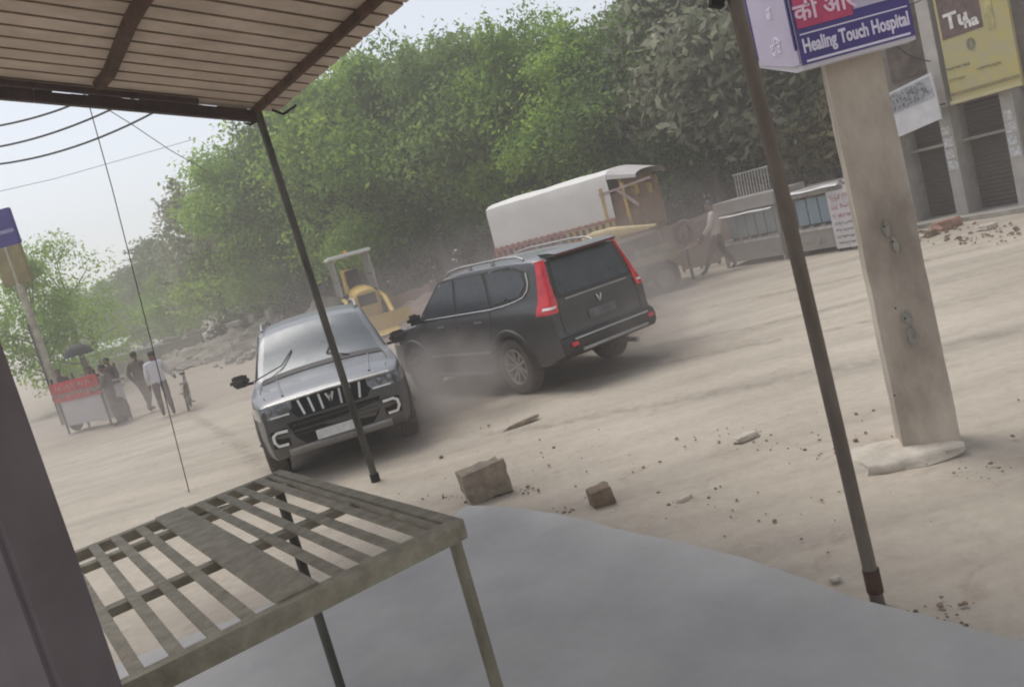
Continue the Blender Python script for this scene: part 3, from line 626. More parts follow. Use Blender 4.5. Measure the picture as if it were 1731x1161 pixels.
# ------------------------------------------------------------------ slatted iron table
def make_table():
    N0 = CAM + ray(768, 880) * ((1.37 - 2.2) / ray(768, 880).z); zt = 1.37
    root = empty('slatted_table', (N0.x, N0.y, .1), 0, 'olive brown slatted iron table frame on tall legs at the platform edge', 'table')
    inv = Matrix.Translation(-Vector((N0.x, N0.y, .1)))
    def tp(a, b, z=0.): return Vector((N0.x, N0.y, zt)) + A * a * .922 + B * b * .922 + Z * z
    W = 1.32; Ln = -1.93; T = M['tableiron']
    for a, w, h in ((0, .045, .065), (Ln, .05, .045)): MB().bar(tp(a, -.02, -.03), tp(a, W, -.03), w, h).xf(inv).build('frame_rail', T, root)
    r = MB(); r.bar(tp(.02, .0, -.028), tp(Ln, .0, -.028), .045, .055); r.bar(tp(-.03, .045, -.012), tp(Ln + .03, .045, -.012), .022, .012); r.xf(inv).build('frame_rail', T, root)
    MB().bar(tp(.02, W, -.028), tp(Ln, W, -.028), .045, .055).xf(inv).build('frame_rail', T, root)
    for a in (-.80, -1.60): MB().bar(tp(a, .03, -.024), tp(a, W, -.024), .055, .03).xf(inv).build('cross_bar', T, root)
    for b in (.115, .22, .325, .425, .725, .83, .94, 1.05, 1.16, 1.26):
        MB().bar(tp(-.02, b, -.004 + rnd.uniform(-.002, .002)), tp(Ln + .02, b + rnd.uniform(-.008, .008), -.004), .037, .010).xf(inv).build('slat', T, root)
    MB().bar(tp(-.02, .57, .002), tp(Ln + .02, .57, .002), .128, .012).xf(inv).build('wide_slat', T, root)
    for a, b in ((0, .02), (Ln, .02), (0, W), (Ln, W)):
        p = tp(a, b, -.05); MB().tube([p, Vector((p.x, p.y, .105))], .021 if a == 0 else .024, 10).xf(inv).build('leg', M['pipe'] if a == 0 else M['pipe_dark'], root)
    d = MB().tube([tp(Ln + .02, .03, -.10), tp(Ln, .62, -.05)], .014, 8); d.xf(inv).build('brace', T, root)
make_table()

# ------------------------------------------------------------------ shop front pillar with the shutter beside it
def make_pillar():
    Y = 1.62; e0 = aty(0, 530, Y); e1 = aty(205, 1161, Y); x = (e0.x + e1.x) / 2
    m1 = mat('shop_pillar_paint', (.16, .132, .138), .8, 0, .16, 3.0, bump=.12, bscale=9); m2 = mat('shop_jamb_panel', (.23, .20, .18), .75, 0, .14, 3, bump=.1)
    root = empty('shop_wall', (x, Y - .2, .1), 0, 'dim mauve plastered shop front pillar close to the camera', 'wall')
    MB().box((-.10, .10, 1.75), (.20, .20, 3.5), bev=.012).build('pillar', m1, root)
    w = MB(); w.box((-.55, .17, 1.75), (.72, .05, 3.5), bev=.004); w.build('panel', m2, root)
    MB().box((-.245, .12, 1.75), (.035, .06, 3.5), bev=.01).build('door_jamb', m1, root)
    MB().tube([(-.80, .135, 1.46), (-.20 - .05, .130, 1.475)], .007, 8).build('latch_bar', mat('violet_band', (.05, .035, .11), .5), root)
    MB().lathe([(0, .006), (.016, .004), (.02, 0)], (-.13, .0, 1.31), (0, -1, 0), 12).build('wall_hole', M['dark'], root)
make_pillar()

# ------------------------------------------------------------------ concrete pole and the box sign round it
def make_pole():
    root = empty('concrete_pole', (2.66, 5.62, 0), 0, 'tall rectangular weathered concrete pole with peeling paper on it', 'pole')
    mb = MB(); P = []
    for z in np.linspace(-.1, 7.2, 130):
        w = .185 - .006 * z; d_ = .15; k = .006; row = []
        for x, y in ((-w, -d_), (-w * .35, -d_ - .012), (w * .35, -d_ - .012), (w, -d_), (w, d_), (-w, d_)):
            row.append((x + k * mnoise.noise((x * 9, y * 9, z * 4.5)), y + k * mnoise.noise((x * 9 + 4, y * 9, z * 2.5)), z))
        row.append(row[0]); P.append(row)
    mb.grid(P, 0, True); mb.add([P[-1][i] for i in range(6)], [tuple(range(6))]); mb.xf(Matrix.Rotation(R_(-18), 4, 'Z')); mb.build('shaft', M['conc'], root, sharp=30)
    pm = mat('torn_paper', (.30, .28, .25), .9, 0, .3, 12)
    rt = Matrix.Rotation(R_(-18), 4, 'Z')
    for (px, py, w, h, n) in ((1512, 385, .022, .08, 1), (1528, 412, .018, .07, 3), (1545, 532, .035, .05, 2), (1556, 566, .026, .09, 4)):
        z = aty(px, py, 5.45).z; x0 = aty(px, py, 5.45).x - 2.66
        mb = MB(); poly = []
        for k in range(14):
            a = 2 * math.pi * k / 14; r = 1 + .9 * mnoise.noise((k * 1.7, n * 2.3, 0)); poly.append((x0 + math.cos(a) * w * r, -.171, z + math.sin(a) * h * r * .8))
        mb.prism(poly, (0, -.004, 0)); mb.xf(rt); mb.build('torn_paper', pm, root, normals=True)
    for (px, py) in ((1530, 518), (1545, 535), (1531, 668), (1510, 380), (1524, 405)):
        v = aty(px, py, 5.44); mb = MB().lathe([(0, .004), (.006, .003), (.0065, 0)], (v.x - 2.66, -.178, v.z), (0, -1, 0), 10); mb.xf(rt); mb.build('bolt_hole', M['dark'], root)
make_pole()
def make_box_sign():
    Yf = 5.20; x0 = aty(1352, 118, Yf).x; x1 = aty(1545, 80, Yf).x; zb = aty(1352, 120, Yf).z - .0; H_ = 1.25; D_ = .70; W_ = x1 - x0; cx = (x0 + x1) / 2 + .02
    root = empty('box_sign', (cx, Yf, zb), 0, 'lilac and red hospital box sign hung round the concrete pole', 'sign')
    lil = mat('lilac_panel', (.50, .44, .56), .5, 0, .06, 2); wh = mat('white_panel', (.60, .57, .62), .5, 0, .05, 2); pur = mat('purple_ink', (.060, .040, .20), .5, 0, .12, 4); pink = mat('pink_red_panel', (.50, .055, .14), .5, 0, .2, 3); pk2 = mat('pink_panel', (.62, .22, .34), .5, 0, .1, 3)
    wt = mat('white_letter', (.74, .68, .80), .5, 0, .03); pt = mat('pink_letter', (.80, .55, .66), .5, 0, .03)
    MB().prism([(-W_ / 2, 0, 0), (-W_ / 2, .10, 0), (-W_ / 2, D_, .155), (-W_ / 2, D_, H_), (-W_ / 2, 0, H_)], (W_, 0, 0)).build('box', wh, root, normals=True)
    MB().prism([(-W_ / 2 - .002, .01, .035), (-W_ / 2 - .002, .10, .04), (-W_ / 2 - .002, D_ - .01, .175), (-W_ / 2 - .002, D_ - .01, H_), (-W_ / 2 - .002, .01, H_)], (-.008, 0, 0)).build('side_panel', lil, root, normals=True)
    for yy in (.02, D_ - .03): MB().box((-W_ / 2 - .010, yy, H_ / 2 + .10), (.012, .02, H_ - .2 + (.15 if yy < .1 else 0))).build('side_trim', pur, root)
    f = MB(); f.box((0, -.004, H_ / 2 + .012), (W_, .008, H_ - .025)); f.build('face', pur, root)
    f = MB(); f.box((.0, -.010, .042), (W_ - .06, .004, .014)); f.build('line', wt, root)
    put_text('Healing Touch Hospital', .115, wt, root, (0.0, -.010, .130), (1, 0, 0), (0, 0, 1), .0035, width=W_ - .05)
    MB().box((0, -.010, .205), (W_ - .04, .004, .008)).build('line', wt, root)
    MB().box((W_ * .25, -.010, .62), (W_ * .46, .006, .70)).build('white_field', lil, root)
    MB().box((-W_ * .235, -.010, .60), (W_ * .49, .006, .72)).build('red_field', pink, root)
    MB().box((-W_ * .10, -.013, .49), (W_ * .16, .004, .13)).build('pink_field', pk2, root)
    put_text('की ओर', .14, pt, root, (-W_ * .22, -.016, .325), (1, 0, 0), (0, 0, 1), .003)
    put_text('दर्द', .13, pt, root, (-W_ * .38, -.016, .49), (1, 0, 0), (0, 0, 1), .003)
    put_text('अस्पताल', .085, pur, root, (W_ * .25, -.016, .345), (1, 0, 0), (0, 0, 1), .001)
    put_text('हृदय रोग', .08, pur, root, (W_ * .25, -.016, .455), (1, 0, 0), (0, 0, 1), .001)
    put_text('दिल', .12, wt, root, (-W_ / 2 - .010, D_ * .45, .20), (0, -1, 0), (0, 0, 1), .002)
    put_text('अ', .12, wt, root, (-W_ / 2 - .010, D_ * .45, .42), (0, -1, 0), (0, 0, 1), .002)
make_box_sign()

# ------------------------------------------------------------------ overhead wires, guy rope
def wire(name, pts, r, label, cat='wire', group=None, m=None):
    o = MB().tube(pts, r, 6).build(name, m or M['dark']); return tag(o, label, cat, group)
wm = mat('cable_black', (.03, .032, .035), .6)
for (a, b, c, lab) in (((-60, 222), (55, 200), (150, 165), 'uppermost of the three dark cables below the canopy'), ((-60, 256), (95, 223), (260, 148), 'middle one of the three dark cables below the canopy'), ((-60, 282), (130, 247), (330, 150), 'lowest of the three dark cables below the canopy')):
    Y = 16; P0, P1, P2 = aty(*a, Y), aty(*b, Y), aty(*c, Y); mid = P1 * 2 - (P0 + P2) * .5
    pts = [P0 * (1 - t) ** 2 + mid * 2 * t * (1 - t) + P2 * t * t for t in np.linspace(-.3, 1.9, 40)]
    wire('overhead_cable', pts, .019, lab, 'cable', 'overhead cables', wm)
wire('thin_wire', [aty(165, 190, 10.9) + Vector((-.05, 0, .6)), aty(190, 320, 10.9), gnd(320, 832)], .0062, 'thin straight guy wire slanting down to the dusty ground', 'wire')
q = [aty(225, 212, 22), aty(285, 250, 24), aty(350, 290, 26)]
wire('service_wire', [q[0] + (q[0] - q[2]) * .6, q[0], q[1] + Vector((0, 0, -.05)), q[2]], .012, 'thin grey service wire running into the treetops', 'wire', None, wm)
wire('service_wire', [aty(-20, 328, 20), aty(90, 303, 20), aty(330, 235, 22)], .006, 'faintest wire crossing the pale sky above the far trees', 'wire', None, wm)

# ------------------------------------------------------------------ the cars in place
def place(o, loc, deg, s=1.0): o.location = loc; o.rotation_euler = (0, 0, R_(deg)); o.scale = (s, s, s)
suv2 = copy_tree(suv)
place(suv, (-2.72, 11.96, 0), -78)
tag(suv, 'dark passenger car facing the camera with a slatted chrome grille and pale reflecting bonnet', 'car')
place(suv2, (-.02, 12.93, 0), 125, .98); suv2.scale = (.98, .98, 1.02)
tag(suv2, 'dark passenger car turned away showing its red tail lamp and rear wheel', 'car')
# ------------------------------------------------------------------ trees
def leaf_cloud(clumps, nper, size, seed, hollow=.5):
    """clumps: (centre, radii); leaf-sized folded quads spread through each clump's volume, denser towards its skin"""
    g = np.random.default_rng(seed); V = []; 
    for c, r, dens in clumps:
        n = int(nper * dens); d = g.normal(size=(n, 3)); d /= np.linalg.norm(d, axis=1)[:, None]
        rad = g.uniform(hollow ** 3, 1, n) ** (1 / 3.) * (1 + .18 * g.normal(size=n)).clip(.6, 1.5)
        lump = 1 + .22 * np.sin(d[:, 0] * 5 + seed) * np.cos(d[:, 1] * 6 + c[0]) + .15 * np.sin(d[:, 2] * 9 + c[1])
        p = np.array(c) + d * (rad * lump)[:, None] * np.array(r)
        s = size * g.uniform(.55, 1.45, n)[:, None]
        nrm = d * .7 + g.normal(size=(n, 3)) * .75 + np.array([0, 0, .35]); nrm /= np.linalg.norm(nrm, axis=1)[:, None]
        t = np.cross(nrm, g.normal(size=(n, 3))); t /= np.linalg.norm(t, axis=1)[:, None]; b = np.cross(nrm, t)
        quad = np.stack([p - t * s, p + b * s * .45 - nrm * s * .12, p + t * s, p - b * s * .45 - nrm * s * .12], axis=1); V.append(quad)
    return np.concatenate(V)
def quads_obj(name, Q, m, parent=None):
    n = len(Q); me = bpy.data.meshes.new(name); me.vertices.add(n * 4); me.vertices.foreach_set('co', Q.reshape(-1).astype('f')); me.loops.add(n * 4); me.loops.foreach_set('vertex_index', np.arange(n * 4, dtype='i'))
    me.polygons.add(n); me.polygons.foreach_set('loop_start', np.arange(0, n * 4, 4, dtype='i')); me.polygons.foreach_set('loop_total', np.full(n, 4, dtype='i')); me.update(); me.validate(); me.materials.append(m)
    o = bpy.data.objects.new(name, me); COL.objects.link(o); o.parent = parent; return o
def make_tree(kind, h, rad, m, seed, nclump=22, nleaf=420, leaf=.10, low=.30):
    """unit-ish tree of height h with its foot at the origin"""
    r = random.Random(seed); root = empty(kind); tr = MB(); base = h * low
    top = Vector((r.uniform(-.3, .3), r.uniform(-.3, .3), h * .62)); mid = Vector((r.uniform(-.25, .25), r.uniform(-.2, .2), base))
    tr.tube([(0, 0, -.1), (mid.x * .5, mid.y * .5, base * .5), mid, (mid + top) / 2 + Vector((.1, -.1, 0)), top], [.20 * h / 9, .16 * h / 9, .13 * h / 9, .09 * h / 9, .03], 10)
    cl = []
    for k in range(nclump):
        a = r.uniform(0, 2 * math.pi); t = r.random(); zz = lerp(base * 1.05, h * .93, t ** .85); prof = math.sin(math.pi * min(1, (zz - base * .6) / (h - base * .6)) ** .9) ** .6
        rr = rad * prof * math.sqrt(r.uniform(.12, 1)) * .85; c = Vector((math.cos(a) * rr, math.sin(a) * rr, zz)); s = rad * r.uniform(.26, .46) * (.65 + .5 * prof)
        cl.append((c, (s, s, s * r.uniform(.6, .9)), r.uniform(.7, 1.3)))
        if k % 2 == 0:
            p = mid.lerp(top, max(0, min(1, (zz - base) / (h * .62 - base + .1) - .25))); tr.tube([p, p.lerp(c, .5) + Vector((0, 0, -.15)), c], [.06 * h / 9, .04 * h / 9, .012], 6)
    for k in range(9):     # loose sprays that break the outline
        a = r.uniform(0, 2 * math.pi); zz = h * r.uniform(.55, 1.02); rr = rad * (.35 + .75 * (1 - abs(zz / h - .6)) * r.uniform(.6, 1)) * (1.02 - zz / h + .35)
        c = Vector((math.cos(a) * rr, math.sin(a) * rr, zz)); s = rad * r.uniform(.10, .2); cl.append((c, (s, s, s * 1.5), .22))
    tr.build('trunk', M['bark'], root); quads_obj('crown', leaf_cloud(cl, nleaf, leaf, seed), m, root); return root
protos = {}
def tree_at(key, px, ptop, Y, kind, label, m, h0=9., rad0=3.4, seed=1, spin=None, wide=1., group='roadside trees behind the road', **kw):
    T = aty(px, ptop, Y); h = T.z
    if key not in protos:
        protos[key] = make_tree(kind, h0, rad0, m, seed, **kw); o = protos[key]
    else: o = copy_tree(protos[key])
    s = h / h0; o.location = (T.x, T.y, 0); o.scale = (s * wide, s * wide, s); o.rotation_euler = (0, 0, spin if spin is not None else rnd.uniform(0, 6.3))
    return tag(o, label, 'tree', group)
G1 = dict(seed=3, nclump=30, nleaf=850, leaf=.100, low=.25)
G2 = dict(seed=11, nclump=30, nleaf=850, leaf=.098, low=.24)
G3 = dict(seed=23, nclump=28, nleaf=330, leaf=.165, low=.27)
G4 = dict(seed=31, nclump=22, nleaf=230, leaf=.155, low=.25)
tree_at('a', 545, 120, 39, 'leafy_tree', 'broad green tree just right of the canopy post top', M['leaf1'], **G1)
tree_at('a', 655, 92, 36, 'leafy_tree', 'tall green tree rising above the yellow digger', M['leaf1'], **G1)
tree_at('b', 745, 70, 34, 'leafy_tree', 'green tree between the digger and the covered trailer', M['leaf2'], **G2)
tree_at('c', 860, 38, 31, 'leafy_tree', 'tall thin-topped tree whose tip stands alone against the sky', M['leaf1'], seed=43, nclump=26, nleaf=800, leaf=.098, low=.18, wide=.9)
tree_at('a', 955, 75, 29, 'leafy_tree', 'bright green tree directly behind the covered trailer', M['leaf1'], wide=1.1, **G1)
tree_at('b', 1050, 22, 28, 'leafy_tree', 'grey green tree above the open end of the trailer', M['leaf2'], wide=1.1, **G2)
tree_at('d', 1130, -70, 26.5, 'dusty_tree', 'dusty greyish tree between the trailer and the brown post', M['leaf3'], **G3)
tree_at('d', 1225, -120, 25, 'dusty_tree', 'tall dusty tree crossed by the thick brown post', M['leaf3'], **G3)
tree_at('e', 1330, -60, 23.5, 'dry_tree', 'dry brownish tree beneath the hospital box sign', M['leaf4'], **G4)
tree_at('e', 1440, -120, 22.5, 'dry_tree', 'dry tree behind the concrete pole beside the shops', M['leaf4'], **G4)
tree_at('b', 470, 175, 43, 'leafy_tree', 'green tree behind the dark canopy post', M['leaf2'], **G2)
tree_at('c', 405, 235, 46, 'leafy_tree', 'bright yellow green tree left of the dark canopy post', M['leaf1'], wide=1.15)
tree_at('d', 318, 318, 52, 'leafy_tree', 'dark grey green tree at the left end of the tall row', M['leaf3'], **G3)
protos.pop('d2', None)
tree_at('f', 250, 430, 72, 'leafy_tree', 'farther dark tree beyond the rubble heaps', M['leafdark'], seed=61, nclump=22, nleaf=300, leaf=.16, low=.1, group=None)
tree_at('g', 283, 455, 62, 'leafy_tree', 'low light green tree beside the rubble heaps', M['leaf1'], seed=71, nclump=22, nleaf=320, leaf=.14, low=.06, wide=1.5, group=None)
tree_at('g', 350, 420, 50, 'leafy_tree', 'low green tree under the bright yellow green crown', M['leaf1'], wide=1.3, group=None)
tree_at('f', 203, 462, 95, 'leafy_tree', 'hazy dark tree standing where the road vanishes', M['leafdark'], group=None, wide=1.7)
tree_at('f', 165, 488, 120, 'leafy_tree', 'very distant hazy tree low on the horizon', M['leafdark'], group=None, wide=1.9)
tree_at('f', 238, 440, 85, 'leafy_tree', 'distant dark tree just right of the vanishing point', M['leafdark'], group=None, wide=1.5)
tree_at('f', 275, 395, 76, 'leafy_tree', 'distant tree tucked against the left end of the tall row', M['leafdark'], group=None, wide=1.5)
tree_at('f', 130, 500, 115, 'leafy_tree', 'low hazy distant tree behind the tin roofed shed', M['leafdark'], group=None, wide=2.0)
# second row, deeper and darker, fills what shows between the crowns
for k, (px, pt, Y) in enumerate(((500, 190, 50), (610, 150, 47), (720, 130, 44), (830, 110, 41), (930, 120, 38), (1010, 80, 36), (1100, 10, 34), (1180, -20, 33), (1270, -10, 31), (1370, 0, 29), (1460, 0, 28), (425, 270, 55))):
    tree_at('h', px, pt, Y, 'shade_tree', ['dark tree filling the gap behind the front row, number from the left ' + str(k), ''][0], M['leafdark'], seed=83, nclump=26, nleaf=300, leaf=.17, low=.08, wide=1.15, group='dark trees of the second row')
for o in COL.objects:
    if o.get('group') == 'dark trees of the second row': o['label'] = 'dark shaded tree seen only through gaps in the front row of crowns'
# trees on the near side, far left
tree_at('i', 75, 395, 38, 'leafy_tree', 'loose green tree behind the blue sign at the far left', M['leaf1'], seed=91, nclump=20, nleaf=210, leaf=.10, low=.2, group=None)
tree_at('i', 122, 475, 44, 'leafy_tree', 'smaller green tree right of the blue sign', M['leaf2'], wide=1.3, group=None)
tree_at('g', 25, 440, 34, 'leafy_tree', 'yellowish bushy tree behind the pale sign post', M['leaf4'], wide=.8, group=None)
# undergrowth and a brick wall at the foot of the row
def hedge(name, pts, hgt, wid, m, label, n, leaf, seed):
    r = random.Random(seed); cl = []
    for p, q in zip(pts, pts[1:]):
        p, q = Vector(p), Vector(q); k = max(2, int((q - p).length / (wid * .8)))
        for i in range(k): c = p.lerp(q, i / k) + Vector((r.uniform(-.6, .6), r.uniform(-.6, .6), hgt * r.uniform(.3, .55))); cl.append((c, (wid * r.uniform(.6, 1), wid * r.uniform(.6, 1), hgt * r.uniform(.4, .65)), 1))
    o = quads_obj(name, leaf_cloud(cl, n, leaf, seed, .3), m); return tag(o, label, None, None, 'stuff')
WL = [(9.6, 23.5, 0), (7.5, 26, 0), (2.5, 30.5, 0), (-4, 36, 0), (-12, 44, 0), (-20, 53, 0)]
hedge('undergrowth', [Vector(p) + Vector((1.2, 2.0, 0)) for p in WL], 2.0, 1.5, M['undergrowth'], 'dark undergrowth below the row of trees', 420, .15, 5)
def brick_wall():
    m = bpy.data.materials.new('dusty_red_brick'); nt, N, L = nodes(m); p = N['Principled BSDF']; p.inputs['Roughness'].default_value = .9
    tc = N.new('ShaderNodeTexCoord'); b = N.new('ShaderNodeTexBrick'); b.inputs['Scale'].default_value = 4.2; b.inputs['Color1'].default_value = (.20, .085, .058, 1); b.inputs['Color2'].default_value = (.27, .135, .095, 1); b.inputs['Mortar'].default_value = (.30, .24, .20, 1); b.inputs['Mortar Size'].default_value = .03
    mp = N.new('ShaderNodeMapping'); mp.inputs['Rotation'].default_value = (math.pi / 2, 0, 0); L.new(tc.outputs['Object'], mp.inputs[0]); L.new(mp.outputs[0], b.inputs['Vector'])
    n = N.new('ShaderNodeTexNoise'); n.inputs['Scale'].default_value = 1.1; n.inputs['Detail'].default_value = 6; L.new(tc.outputs['Object'], n.inputs['Vector']); mx = N.new('ShaderNodeMix'); mx.data_type = 'RGBA'; L.new(n.outputs['Fac'], mx.inputs['Factor']); L.new(b.outputs[0], mx.inputs[6]); mx.inputs[7].default_value = (.24, .17, .13, 1); L.new(mx.outputs[2], p.inputs['Base Color'])
    for i, (p0, p1, h, lab) in enumerate((((7.1, 22.6, 0), (1.9, 27.2, 0), 1.25, 'low dusty red brick wall behind the covered trailer'), ((1.6, 27.5, 0), (-6.2, 34.6, 0), 1.0, 'low red brick wall behind the dark car and digger'))):
        p0, p1 = Vector(p0), Vector(p1); L_ = (p1 - p0).length; ang = math.atan2(p1.y - p0.y, p1.x - p0.x); root = empty('brick_wall', p0, ang, lab, 'wall')
        w = MB(); nseg = int(L_ / .3); P = []
        for k in range(nseg + 1):
            x = L_ * k / nseg; hh = h + .12 * mnoise.noise((x * .7, i * 5, 0)) + .05 * mnoise.noise((x * 4, i * 5, 2)); P.append([(x, -.115, -.1), (x, -.115, hh), (x, .115, hh), (x, .115, -.1)])
        w.grid(P, 0, False); w.add(P[0], [(0, 1, 2, 3)]); w.add(P[-1], [(3, 2, 1, 0)]); w.build('wall', m, root)
        for x in np.arange(.2, L_, 2.6): MB().box((x, 0, (h + .1) / 2), (.36, .36, h + .25)).build('pier', m, root)
brick_wall()

# ------------------------------------------------------------------ rubble heaps on the left and a soil heap behind the digger
def heap(name, pts, m, label, seed, kind='stuff', amp=.25):
    """pts: (x, y, radius, height)"""
    xs0, xs1 = min(p[0] - p[2] for p in pts), max(p[0] + p[2] for p in pts); ys0, ys1 = min(p[1] - p[2] for p in pts), max(p[1] + p[2] for p in pts)
    n = 110; P = []
    for x in np.linspace(xs0, xs1, n):
        row = []
        for y in np.linspace(ys0, ys1, n):
            z = 0
            for (cx, cy, r, h) in pts:
                d = math.hypot(x - cx, y - cy) / r
                if d < 1: z = max(z, h * (math.cos(d * math.pi) * .5 + .5))
            z *= 1 + amp * (mnoise.noise((x * .9, y * .9, seed)) + .6 * mnoise.noise((x * 2.7, y * 2.7, seed))); row.append((x, y, z - .06))
        P.append(row)
    return tag(MB().grid(P).build(name, m, sharp=0), label, None, None, kind)
rb = mat('rubble_earth', (.14, .12, .10), .95, 0, .3, 1.6, col2=(.40, .36, .30), bump=1.0, bscale=7)
hp = []
for (px, py, r, h) in ((255, 575, 5, .5), (320, 568, 6, .75), (400, 560, 6, .95), (480, 556, 5, 1.2), (560, 545, 5, 1.3), (360, 588, 3, .35), (450, 585, 2.5, .4)):
    q = gnd(px, py + 12); Y = min(q.y, 44); q = aty(px, py, Y); hp.append((q.x, q.y, r, h))
heap('rubble_mound', hp, rb, 'low mounds of pale rubble and earth beyond the road', 4, amp=.55)
sp = []
for (x_, y_, r_, h_) in hp:
    for k in range(60):
        a_ = rnd.uniform(0, 6.28); d_ = rnd.random() ** .6; sp.append((x_ + math.cos(a_) * r_ * d_, y_ + math.sin(a_) * r_ * d_, rnd.uniform(.05, .2), h_ * (math.cos(d_ * math.pi) * .5 + .5)))
sl_ = mat('red_soil', (.20, .135, .11), .95, 0, .2, 1.2, bump=.8, bscale=5)
q = aty(700, 520, 27); heap('soil_heap', [(q.x + .5, q.y + 1.5, 4.2, .95), (q.x - 2.4, q.y + 2, 3.6, .7), (q.x + 4, q.y + 1, 3, .6)], sl_, 'heap of reddish soil behind the bonnet of the turned car', 8)
sb = mat('rubble_bag', (.34, .31, .27), .85, 0, .2, 5, bump=.4)
k = 0
for (px, py, w, h, lab) in ((395, 546, .7, .22, 'palest sack on top of the rubble mounds'), (330, 560, .9, .2, 'flat pale slab on the left part of the rubble mounds'), (425, 536, .3, .4, 'small upright pale stone high on the rubble mounds'), (455, 528, .28, .45, 'upright pale stub at the right end of the rubble mounds'), (290, 572, .8, .2, 'pale slab low at the left foot of the mounds')):
    v = aty(px, py, 40); rock((v.x, v.y, v.z - h * .2), (w, .5, h), 20 + k, 'rubble_slab', sb, rnd.uniform(-.4, .4), lab, 'slab', sq=.3); k += 1
mb = MB()
for (x_, y_, s_, z_) in sp:
    bm = bmesh.new(); bmesh.ops.create_icosphere(bm, subdivisions=1, radius=s_); off = rnd.uniform(0, 50)
    for v in bm.verts: v.co *= 1 + .5 * mnoise.noise(v.co / s_ + Vector((off, 0, 0)))
    bm.verts.index_update(); mb.add([v.co + Vector((x_, y_, z_)) for v in bm.verts], [tuple(v.index for v in f.verts) for f in bm.faces]); bm.free()
tag(mb.build('rubble_lumps', mat('rubble_stone', (.22, .20, .17), .95, 0, .4, .8, col2=(.48, .44, .38))), 'broken stones and lumps covering the mounds', None, None, 'stuff')
# long white parapet where the road vanishes
def far_wall():
    a = gnd(165, 585, .0); a = aty(150, 578, 48); b = aty(330, 533, 48); m = mat('whitewash', (.62, .63, .63), .8, 0, .1, 2)
    root = empty('parapet_wall', (a.x, 48, 0), 0, 'long low whitewashed parapet where the road vanishes', 'wall'); L_ = b.x - a.x
    MB().box((L_ / 2, 0, .62), (L_, .25, 1.25), bev=.03).build('wall', mat('old_whitewash', (.30, .28, .25), .85, 0, .2, 2), root); MB().box((L_ / 2, 0, 1.30), (L_ + .1, .36, .14), bev=.02).build('coping', m, root)
far_wall()

